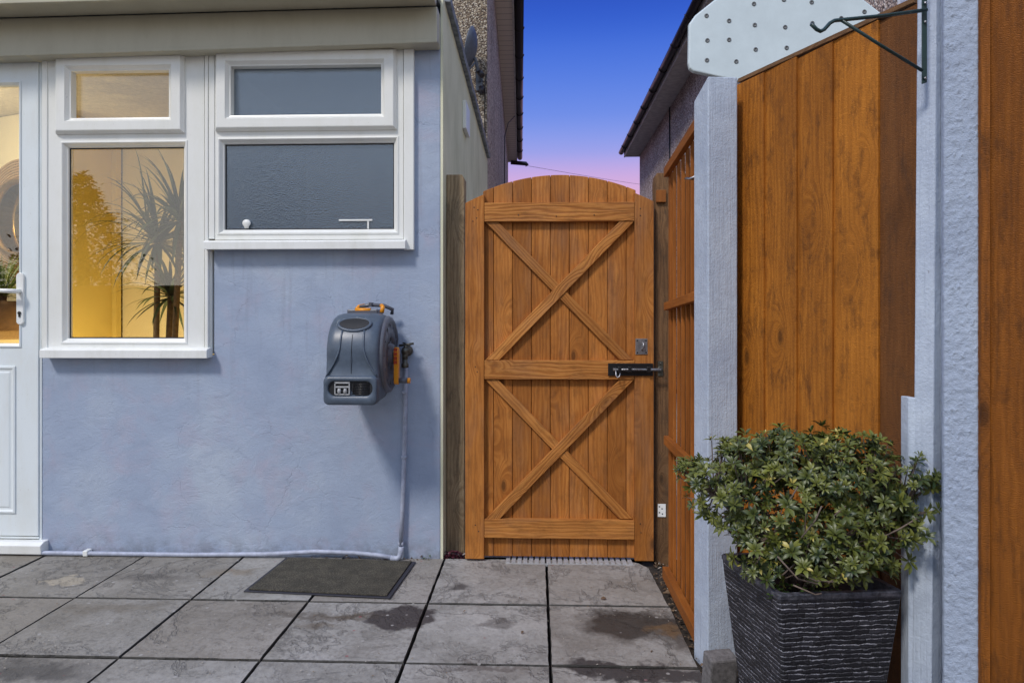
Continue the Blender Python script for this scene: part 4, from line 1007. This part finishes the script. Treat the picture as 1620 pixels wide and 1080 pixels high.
for (zz, jj) in ((-.02, 0), (2.23, NZ)):
    for t in (0, 1):
        p = dn * (t * L_) + nn * .10; V.append((p.x, p.y, zz))
for j in range(NZ):
    pass
# side and back faces
bL0, bR0, bL1, bR1 = b0, b0 + 1, b0 + 2, b0 + 3
Fc.append([bL0] + [j * (NX + 1) for j in range(NZ + 1)] + [bL1]); Fc.append([bR0] + [j * (NX + 1) + NX for j in range(NZ + 1)] + [bR1]); Fc.append([bL0, bR0, bR1, bL1])
Fc.append([bL0, bR0] + [i for i in range(NX, -1, -1)])
raw('shaft', V, Fc, [(0, 0, 0)] * len(Fc), M['roughcast'], rc_)
# orange edge timber and the near panel's boards
NPX = PT(1552, 507, 1.49)
nfp = empty('fence_panel', 'orange-brown featheredge fence panel at the far right edge, beyond the roughcast post', 'fence', loc=(NPX.x, NPX.y, 0))
q1 = PT(1567, 507, 1.475) - NPX; q1.z = 0
mb = MB(); mb.prism([Vector((0, 0, -.02)), q1 + Vector((0, 0, -.02)), q1 + Vector((.01, .06, -.02)), Vector((.01, .06, -.02))], (0, 0, 2.2)); mb.build('edge_batten', M['fencenear'], nfp, bevel=.003)
ufn = Vector((.50, -.866, 0)); nfn = Vector((-.866, -.5, 0)); st = q1 + Vector((.004, .010, 0))
mb = MB()
for k in range(5):
    a, b = k * .118, (k + 1) * .118 + .01
    mb.prism([st + ufn * a + nfn * .003 + Vector((0, 0, .02)), st + ufn * b + nfn * .012 + Vector((0, 0, .02)), st + ufn * b - nfn * .003 + Vector((0, 0, .02)), st + ufn * a - nfn * .006 + Vector((0, 0, .02))], (0, 0, 2.05))
mb.build('boards', M['fencenear'], nfp, bevel=.0015)

# green hanging bracket
t_b = 1.565
HB = empty('hanging_bracket', 'dark green metal hanging-basket bracket screwed to the tall painted post', 'bracket', loc=PT(1463, 70, t_b))
hb = HB.location
a0, a1 = PT(1463, -40, t_b) - hb, PT(1463, 133, t_b) - hb
mb = MB(); mb.prism([a1 + Vector((-.0055, .004, .0)), a1 + Vector((.0055, .004, 0.004)), a0 + Vector((.0055, .004, 0)), a0 + Vector((-.0055, .004, 0))], (0, -.004, 0)); mb.build('wall_plate', M['green'], HB, bevel=.001)
arm = [(1466, 16), (1400, 25), (1330, 32), (1320, 33), (1313, 37), (1304, 47), (1298, 50), (1292, 47), (1283, 38)]
# the arm reaches out from the post towards the camera's left
dep = lambda px_: t_b - .008 - (1463 - px_) / 180 * .05
MB().tube([PT(x, y, dep(x)) - hb for x, y in arm], .0042, 10).build('arm', M['green'], HB)
MB().tube([PT(x, y, dep(x)) - hb for x, y in ((1332, 33), (1395, 73), (1459, 112))], .0036, 10).build('strut', M['green'], HB)
mb = MB()
for py_ in (5, 35, 124): q = PT(1464, py_, t_b - .003) - hb; MB().lathe([(0, 0), (.0035, 0), (.003, .002), (0, .0025)], q, (0, -1, 0), 8).build('screw', M['steel'], HB)

# basketball style backboard beyond the fence
BT = 3.1
BB = empty('backboard', 'white plastic fan-shaped backboard with grey bolts rising behind the fence', 'backboard', loc=PT(1246, 60, BT))
bbp = [(1130, 0), (1100, 24), (1090, 38), (1089, 100), (1091, 108), (1097, 113), (1168, 129), (1215, 134), (1290, 134), (1345, 128), (1398, 110), (1403, 104), (1403, 42), (1396, 22), (1368, 0), (1330, -22), (1290, -34), (1246, -38), (1200, -34), (1160, -20)]
mb = MB(); mb.prism([PT(x, y, BT) - BB.location for x, y in bbp], (0.0, .03, 0)); mb.build('board', M['backboard'], BB, bevel=.008, seg=3)
for (x, y) in ((113, 76), (220, 100), (342, 120), (486, 130), (117, 193), (220, 190), (346, 236), (493, 228), (115, 287), (254, 293), (338, 20), (480, 0), (612, 12), (862, 57), (752, 88), (615, 112)):
    q = PT(1080 + x / 3, y / 3, BT) - BB.location
    MB().lathe([(.010, 0), (.010, .003), (.007, .004), (.005, .0015), (0, .001)], q + Vector((0, .001, 0)), (0, -1, 0), 12).build('bolt', M['bolt'], BB)
q = BB.location; MB().box(-.03, .03, .06, .12, -q.z, .2).build('pole', M['gutter'], BB)
MB().box(-.05, .05, .028, .07, -.15, .15).build('mount', M['gutter'], BB)

# ================================================================ planter and shrub
rim = [PT(1232, 948, 1.56), PT(1430, 943, 1.585), PT(1372, 884, 1.86), PT(1140, 884, 1.843)]
zr = .498
rim = [Vector((p.x, p.y, zr)) for p in rim]
rim[2] = rim[1] + (rim[3] - rim[0])
pc = sum(rim, Vector()) / 4
PL = empty('planter', 'dark charcoal slate-effect square planter in front of the painted post', 'planter', loc=(pc.x, pc.y, 0))
lv = [(0, .66), (.1, .72), (.2, .79), (.3, .86), (.4, .925), (.46, .965), (.498, .985)]
mb = MB()
def sq(z, sc_, r_=.012):
    out = []
    cs = [(p - pc) * sc_ for p in rim]
    for k in range(4):
        p = cs[k]; a = (cs[k - 1] - p).normalized(); b = (cs[(k + 1) % 4] - p).normalized()
        for t in (1, .45): out.append(Vector((p.x + a.x * r_ * t, p.y + a.y * r_ * t, z)))
        for t in (.45, 1): out.append(Vector((p.x + b.x * r_ * t, p.y + b.y * r_ * t, z)))
    return out
per = [0]; s1 = sq(0, 1)
for k in range(len(s1)): per.append(per[-1] + (s1[(k + 1) % len(s1)] - s1[k]).length)
rg = [sq(z, s) for z, s in lv]
for (A, Bq) in zip(rg, rg[1:]):
    for k in range(len(A)):
        j = (k + 1) % len(A); mb.face([A[k], A[j], Bq[j], Bq[k]], [(per[k], A[k].z), (per[k + 1], A[k].z), (per[k + 1], Bq[k].z), (per[k], Bq[k].z)])
mb.face(rg[0][::-1]); mb.build('pot', M['planter'], PL)
mb = MB(); ro = sq(.498, .985); r1 = sq(.502, 1.0); r2 = sq(.510, 1.0); r3 = sq(.513, .985); r4 = sq(.513, .90); r5 = sq(.46, .88)
mb.loft([ro, r1, r2, r3, r4, r5], cap=False, smooth=False); n = NB('planter_rim'); n.col(n.ramp(n.noise(n.geo(), 50, 6, .7), [(.4, (.025, .026, .034)), (.75, (.15, .15, .18))])); n.rough(.55); n.bump(n.noise(n.geo(), 70, 4), .5, .004); mb.build('rim', n.m, PL)
mb = MB(); mb.face(sq(.465, .90)); mb.build('compost', M['soil'], PL)

random.seed(33)
SH = empty('azalea_shrub', 'bushy dark green azalea shrub growing in the slate-effect planter', 'shrub', loc=(pc.x, pc.y, .465))
V, Fc, Co = [], [], []
def leaf(V, Fc, Co, base, d, L, w, nrm, col):
    side = d.cross(nrm).normalized(); nn = side.cross(d).normalized(); b = len(V)
    prof = [(0, .10, 0), (.25, .7, .06), (.55, 1, .08), (.82, .62, .03), (1, .04, -.05)]
    for t, ww, hh in prof:
        p = base + d * (L * t) + nn * (L * hh); V.append(tuple(p - side * w * ww * .5 + nn * w * .16 * ww)); V.append(tuple(p)); V.append(tuple(p + side * w * ww * .5 + nn * w * .16 * ww))
    for k in range(4):
        i = b + 3 * k; Fc.append([i, i + 1, i + 4, i + 3]); Fc.append([i + 1, i + 2, i + 5, i + 4]); Co.extend([col, col])
tips = []
# crown as lobes measured off the photo (pixel centre, depth, radii m)
lobes = [(1270, 790, 1.70, .215, .15, .165), (1160, 765, 1.75, .12, .12, .10), (1380, 790, 1.66, .15, .12, .13), (1240, 720, 1.74, .14, .12, .07), (1330, 745, 1.68, .16, .12, .09), (1200, 850, 1.68, .10, .10, .08), (1330, 870, 1.60, .14, .09, .09), (1430, 770, 1.62, .07, .08, .08), (1105, 750, 1.78, .06, .05, .035), (1290, 880, 1.6, .12, .08, .07), (1185, 730, 1.76, .09, .08, .07), (1410, 850, 1.64, .07, .08, .07), (1240, 692, 1.70, .028, .03, .028), (1205, 900, 1.62, .05, .04, .03), (1395, 900, 1.62, .05, .05, .04), (1330, 702, 1.68, .03, .03, .025), (1148, 712, 1.76, .025, .025, .025), (1460, 752, 1.60, .03, .03, .03), (1295, 700, 1.7, .02, .02, .035), (1200, 708, 1.74, .02, .02, .03), (1375, 712, 1.66, .02, .02, .03), (1085, 738, 1.8, .025, .02, .02)]
wts = [3.4, 1.5, 2.2, 1.2, 1.8, 1.0, 1.4, .8, .35, .8, .8, .6, .22, .3, .3, .2, .15, .15, .16, .14, .14, .14]
NR = 1400
base = Vector(SH.location)
for li, lb in enumerate(lobes):
    c = PT(lb[0], lb[1], lb[2]); m = int(NR * wts[li] / sum(wts))
    for k in range(m):
        while True:
            d = Vector([random.uniform(-1, 1) for _ in range(3)])
            if .3 < d.length < 1: break
        r_ = random.choice((random.uniform(.15, .8), random.uniform(.62, 1.05), random.uniform(.75, 1.05), random.uniform(.75, 1.2))); d.normalize()
        p = c + Vector((d.x * lb[3], d.y * lb[4], d.z * lb[5])) * r_
        if p.z < .53 or (p.z < .60 and random.random() < .5) or (p.z < .62 and abs(p.x - pc.x + .02) > .17 and random.random() < .8): continue
        tips.append((p, d))
for p, d in tips:
    axis = (d * .8 + Vector((0, -.35, .75)) + Vector([random.uniform(-.4, .4) for _ in range(3)])).normalized()
    a = axis.orthogonal().normalized(); b = axis.cross(a); n_ = random.randint(8, 13); cr = random.random(); ph = random.uniform(0, 6)
    size = random.uniform(.52, 1.0)
    for k in range(n_):
        th_ = ph + k * 2.39996; e = R(random.uniform(2, 30)) if k < n_ * .65 else R(random.uniform(38, 70))
        dd = (a * math.cos(th_) + b * math.sin(th_)) * math.cos(e) + axis * math.sin(e)
        L = random.uniform(.019, .032) * size * (1 if k < n_ * .65 else .7)
        cc = min(1, max(0, cr * .7 + random.uniform(-.15, .35))); leaf(V, Fc, Co, p - base + axis * (.002 * k / n_) + dd * .002, dd, L, L * random.uniform(.30, .42), axis, (cc, (1.0 if (cr > .93 and k > n_ * .6) else random.uniform(0, .935)), 0))
raw('leaves', V, Fc, Co, M['azalea'], SH)
mb = MB(); tr = MB()
stems = []
for k in range(9):
    a = random.uniform(0, 6.28); p0 = Vector((math.cos(a) * .03, math.sin(a) * .03, -.01)); tgt = PT(*[(1180, 780, 1.72), (1240, 760, 1.74), (1300, 770, 1.7), (1380, 790, 1.66), (1330, 850, 1.62), (1220, 850, 1.65), (1420, 800, 1.64), (1130, 780, 1.76), (1270, 880, 1.6)][k]) - base
    m_ = p0.lerp(tgt, .5) + Vector((random.uniform(-.03, .03), random.uniform(-.03, .03), .03)); stems.append((p0, m_, tgt))
    mb.tube([p0, p0.lerp(m_, .5) + Vector((0, 0, .015)), m_, m_.lerp(tgt, .5), tgt], [.006, .0055, .005, .004, .003], 7)
mb.build('branches', M['bark'], SH)
mb = MB()
for i, (p, d) in enumerate(tips):
    if i % 2: continue
    q = p - base; s = min(stems, key=lambda s: min((q - s[1]).length, (q - s[2]).length)); near = min((s[1], s[2], s[1].lerp(s[2], .5)), key=lambda z: (q - z).length)
    mid_ = near.lerp(q, .55) + Vector((0, 0, -.012)); mb.tube([near, mid_, q], [.0022, .0017, .0012], 5, cap=False)
# bare twigs low down at the front
for pts in ([(1260, 905), (1290, 918), (1320, 920), (1345, 895)], [(1230, 880), (1262, 915), (1300, 925)], [(1310, 922), (1335, 905), (1350, 880), (1345, 860)], [(1268, 850), (1290, 822), (1300, 800)], [(1320, 815), (1338, 800)], [(1395, 850), (1425, 835), (1450, 820)], [(1250, 790), (1262, 770)], [(1255, 925), (1290, 940), (1300, 938)]):
    mb.tube([PT(x, y, 1.545) - base for x, y in pts], .0019, 5)
mb.build('twigs', M['bark'], SH)
V, Fc, Co = [], [], []
for k in range(60):   # small weeds at the compost edge
    p = PT(random.uniform(1215, 1330), random.uniform(925, 942), random.uniform(1.58, 1.66)); p.z = .49 + random.uniform(0, .012)
    for q in range(4):
        a = random.uniform(0, 6.28); leaf(V, Fc, Co, p - Vector((0, 0, 0)), Vector((math.cos(a), math.sin(a), .5)).normalized(), .010, .006, Vector((0, 0, 1)), (random.random(), .2, 0))
tag(raw('weeds', V, Fc, Co, M['weed']), 'small green weeds creeping over the planter compost', 'weeds', kind='stuff')

# ================================================================ doormat, block, small plants, debris
mc_ = [G(385, 937), G(617, 948), G(658, 890), G(452, 884)]
DM = empty('doormat', 'worn dark bristle doormat with rubber edge on the paving below the hose reel', 'doormat', loc=(mc_[0] + mc_[1] + mc_[2] + mc_[3]) / 4)
dmc = DM.location
mb = MB(); mb.prism([p - dmc + Vector((0, 0, .0025)) for p in mc_], (0, 0, .005)); mb.build('rubber_backing', M['rubber'], DM, bevel=.002)
mb = MB(); mb.prism([(p - dmc) * .945 + Vector((0, 0, .0076)) for p in mc_], (0, 0, .006)); mb.build('bristle_pile', M['mat'], DM, bevel=.002)
q = PT(1138, 1062, 2.12)
mb = MB(); Mx = Matrix.Translation((q.x, q.y, .04)) @ Matrix.Rotation(R(12), 4, 'Z') @ Matrix.Rotation(R(8), 4, 'X')
mb.box(-.045, .045, -.03, .03, -.06, .07, (0, 0, 1), Mx); tag(mb.build('concrete_block', M['block'], bevel=.006), 'small rough grey concrete block leaning between post and planter', 'block')
def tuft(name, label, x, y, z, n_, L, w, mat, spread, cat='plant'):
    V, Fc, Co = [], [], []
    for k in range(n_):
        p = Vector((random.uniform(-spread, spread), random.uniform(-.02, .02), random.uniform(0, L * 1.3))); a = random.uniform(0, 6.28)
        leaf(V, Fc, Co, p, Vector((math.cos(a), math.sin(a), random.uniform(-.1, .9))).normalized(), random.uniform(.5, 1) * L, w, Vector((0, 0, 1)), (random.random(), .3, 0))
    o = raw(name, V, Fc, Co, mat); o.location = (x, y, z); return tag(o, label, cat)
q = G(718, 884); tuft('heuchera', 'dark red leafy plant at the foot of the left gate post', q.x, q.y + .03, -.01, 110, .022, .014, M['redleaf'], .045)
q = G(673, 884); tuft('weed', 'little green weed where blue wall meets paving, right of the pipe', q.x, q.y + .01, 0, 26, .013, .008, M['weed'], .028)
V, Fc, Co = [], [], []
random.seed(9)
for k in range(520):
    y = random.uniform(-1.2, .02); x = random.uniform(.535 + .0 * y, .60 + .02) ; 
    if k > 380: x = random.uniform(-.95, -.55); y = random.uniform(-.03, -.015)
    if k > 460: x = random.uniform(-2.3, -.9); y = random.uniform(-.03, -.012)
    if random.random() < .02: x = random.uniform(-.3, .5); y = random.uniform(-1.1, -.1)
    a = random.uniform(0, 6.28); L = random.uniform(.006, .024)
    leaf(V, Fc, Co, Vector((x, y, random.uniform(-.018, .004) + (.006 if x < .5 else 0))), Vector((math.cos(a), math.sin(a), random.uniform(-.2, .5))).normalized(), L, L * random.uniform(.3, .7), Vector((random.uniform(-.5, .5), random.uniform(-.5, .5), 1)), (random.random(), random.random(), 0))
tag(raw('leaf_litter', V, Fc, Co, M['litter']), 'dry leaves and crumbs caught along wall foot and soil strip', 'leaf litter', kind='stuff')
V, Fc, Co = [], [], []
for k in range(240):
    q = G(random.uniform(0, 1090), random.uniform(900, 1078)); 
    if q.x > .5: continue
    a = random.uniform(0, 6.28); L = random.uniform(.002, .010)
    leaf(V, Fc, Co, q + Vector((0, 0, .004)), Vector((math.cos(a), math.sin(a), .05)).normalized(), L, L * .5, Vector((0, 0, 1)), (1, 1.0 if random.random() < .7 else 0, 0))
tag(raw('paving_debris', V, Fc, Co, M['litter']), 'scattered pale flakes and crumbs on the paving', 'debris', kind='stuff')

# ================================================================ houses behind
def house(name, label, xw, x_far, ya, yb, eave, side, dashmat, soff_w, parts=None, soffit_mat=None):
    H_ = empty(name, label, 'house', 'houses either side of the passage', loc=(xw, ya, 0))
    def kid(mb, nm, mat, **k):
        o = mb.build(nm, mat, H_, **k); o.matrix_parent_inverse = Matrix.Translation((-xw, -ya, 0)); return o
    kid(MB().box(xw, x_far, ya, yb, -.05, eave + .0), 'wall', dashmat)
    xe = xw + side * soff_w
    kid(MB().box(xw + side * -.02, xe, ya - .15, yb + .12, eave + .004, eave + .02), 'soffit', soffit_mat or M['fascia'])
    kid(MB().box(xe, xe + side * .022, ya - .15, yb + .12, eave - .01, eave + .17), 'fascia', M['fascia'])
    # half round gutter with brackets
    cxg, czg = xe + side * .085, eave + .12; mb = MB(); ring = []
    for yy in (ya - .16, yb + .14):
        pr = [Vector((cxg + .062 * math.cos(R(a)), yy, czg + .062 * math.sin(R(a)))) for a in range(180, 361, 20)] + [Vector((cxg + .054 * math.cos(R(a)), yy, czg + .054 * math.sin(R(a)))) for a in range(360, 179, -20)]
        ring.append(pr)
    mb.loft(ring)
    gt = kid(mb, 'gutter', M['gutter'])
    yy = ya + .2
    while yy < yb:
        m = MB(); m.tube([(cxg + .066 * math.cos(R(a)), yy, czg + .066 * math.sin(R(a))) for a in range(180, 361, 20)], .009, 6)
        o = m.build('gutter_bracket', M['gutter'], gt); yy += .95
    # roof
    xm_ = (xw + x_far) / 2; rp = [(xe + side * .05, eave + .16), (xm_, eave + 3.2), (x_far - side * .35, eave + .16)]
    yA, yB = ya - .15, yb + .12
    mb = MB(); a, b, c = rp
    mb.prism([(a[0], yA, a[1]), (b[0], yA, b[1]), (c[0], yA, c[1])], (0, yB - yA, 0), (0, 1, 0)); kid(mb, 'roof', M['tile'])
    return H_, kid
HL, kl = house('neighbouring_house', 'pebbledashed house rising behind the extension, left of the passage', 0, -8.5, 0, 10.35, 5.0, 1, M['dashpink'], .20, soffit_mat=M['slats'])
HL.location = (-.458, 2.94, 0); HL.rotation_euler = (0, 0, R(1.38))
kl(MB().box(-8.4, .003, -.03, -.002, -.04, 4.998), 'rear_face', M['dashbrown'])
HRr, kr = house('neighbouring_house', 'pebbledashed house with black gutter, right of the passage', 2.40, 10.5, .75, 12.85, 5.0, -1, M['dashpink'], .33)
wy0, wy1 = -CD + 4.22, -CD + 4.62
wk = kr(MB().box(2.385, 2.402, wy0, wy1, 3.08, 4.3), 'window', M['sill'], bevel=.004)
o = MB().box(2.380, 2.388, wy0 + .05, wy1 - .05, 3.14, 4.25).build('pane', M['glass'], wk)
kr(MB().tube([(2.385, 9.15, 4.98), (2.385, 9.15, .0)], .012, 6), 'cable', M['black'])
# satellite dish
q = Vector((-.60, 4.35, 3.86))
yD = 2.90
SD = empty('satellite_dish', 'blue-grey satellite dish seen edge-on on the left house wall', 'satellite dish', loc=(PT(757, 118, 6.1).x, yD, zat(118, 6.1)))
mb = MB(); pr = [(.0, -.03), (.10, -.022), (.20, .0), (.27, .03), (.272, .036), (.20, .008), (.10, -.014), (0, -.02)]
mb.lathe([(a_ * .68, h_) for a_, h_ in pr], (-.035, -.22, .17), (-.97, .05, .22), 32); mb.build('dish', M['dish'], SD)
mb = MB(); mb.tube([(0, 0, -.04), (.01, -.06, -.03), (-.02, -.20, .10)], .014, 8); mb.box(-.03, .03, -.012, .0, -.12, .06); mb.build('bracket', M['dish'], SD)
mb = MB(); mb.tube([(-.02, -.20, .06), (-.07, -.20, .0), (-.13, -.20, -.01)], .009, 8); mb.build('arm', M['dish'], SD)
mb = MB(); mb.tube([(.0, -.10, .02), (.04, -.12, -.03)], .024, 12); mb.tube([(.02, -.05, -.10), (.03, -.05, -.17)], .024, 10); mb.build('receiver', M['gutter'], SD)
mb = MB(); yy = yD
sx_ = SD.location.x; sz_ = SD.location.z
mb.tube([(sx_ + .02, 2.84, sz_ - .02), (sx_ + .07, 2.82, sz_ + .0), (-.47, 2.86, sz_ - .10), (-.475, 2.90, sz_ - .5), (-.475, 2.90, 2.5)], .006, 6)
xw_ = lambda y: -.458 - (y - 2.94) * .0241 + .012
mb.tube([(xw_(9.4) + .18, 9.6, 4.99), (xw_(9.3) + .06, 9.4, 4.8), (xw_(9.2), 9.2, 4.5), (xw_(9.2), 9.2, 3.6), (xw_(9.25), 9.25, 1.5)], .008, 6)
tag(mb.build('aerial_cable', M['black']), 'black aerial cables looping down the left pebbledashed wall from the dish', 'cable')
# gutter outlet stub + telephone wire
mb = MB(); pA = PT(832, 262, 16.4); pB = PT(1150, 306, 30)
mb.tube([PT(808, 257, 16.4), PT(832, 259, 16.4), PT(834, 262, 16.4)], .05, 8)
kids = [pA.lerp(pB, k / 20) - Vector((0, 0, .10 * math.sin(math.pi * k / 20))) for k in range(21)]
mb2 = MB(); mb2.tube(kids, .0045, 5)
mbx = mb.build('gutter_end', M['gutter'], HL); mbx.matrix_parent_inverse = (Matrix.Translation((-.458, 2.94, 0)) @ Matrix.Rotation(R(1.38), 4, 'Z')).inverted()
tag(mb2.build('telephone_wire', M['black']), 'thin dark telephone wire crossing the pink sky above the gate', 'wire')

# ================================================================ garden behind the camera (mirrored in the lit window; two added trees darken the obscured one)
mb = MB()
mb.box(-14, 5, -10.4, -10.34, 0, 1.85); gf = empty('garden_fence', 'plain dark boundary fence at the end of the garden, reflected in the window', 'fence', loc=(-5, -10.4, 0))
o = mb.build('boards', M['fencedark'], gf); o.matrix_parent_inverse = Matrix.Translation((5, 10.4, 0))
random.seed(77)
def tree(x, y, h, r_, label):
    T = empty('garden_tree', label, 'tree', loc=(x, y, 0))
    MB().tube([(0, 0, 0), (0.05, 0, h * .4), (0, .05, h * .92)], [.22, .15, .04], 10).build('trunk', M['bark'], T)
    V, Fc, Co = [], [], []
    for k in range(230):
        t = random.random() ** .9; z0 = h * (.14 + .84 * t); rr = r_ * (1 - t) ** .9 * (1 + .25 * mn.noise((x, y, z0 * 1.7))) * random.uniform(.5, 1.05) + .02; a0 = random.uniform(0, 6.28)
        cs = .07 + .24 * (1 - t); m = int(14 + 46 * (1 - t))
        for _ in range(m):
            q = Vector((math.cos(a0) * rr + random.gauss(0, cs), math.sin(a0) * rr + random.gauss(0, cs), z0 + random.gauss(0, cs * .8))); a = random.uniform(0, 6.28)
            leaf(V, Fc, Co, q, Vector((math.cos(a), math.sin(a), random.uniform(-.5, .9))).normalized(), .15, .07, Vector((0, 0, 1)), (random.random(), 0, 0))
    raw('crown', V, Fc, Co, M['treeleaf'], T)
def mirror_x(px_, Y):       # where something behind the camera shows at photo column px_ in the glazing (plane y = 0)
    xc = (px_ - 810) / F; d = Vector((xc * c_ - s_, xc * s_ + c_)); t = (0 + CD) / d.y; return d.x * t + d.x / d.y * (0 - Y)
tree(mirror_x(128, -13), -13, 1.14 + (507 - 268) / 1080 * 16.5, 2.1, 'tall leafy garden tree showing only as the silhouette mirrored in the lit window')

tree(mirror_x(500, -14), -14, 1.14 + (507 - 250) / 1080 * 17.5, 2.9, 'added unseen garden tree darkening the reflection in the lower obscured window')  # unseen tree, added so the lower pane reflects darker
tree(mirror_x(640, -16), -16, 1.14 + (507 - 225) / 1080 * 19.5, 2.6, 'added unseen rearmost tree darkening the reflection at the right of the obscured window')  # also added out of view to darken that pane's reflection
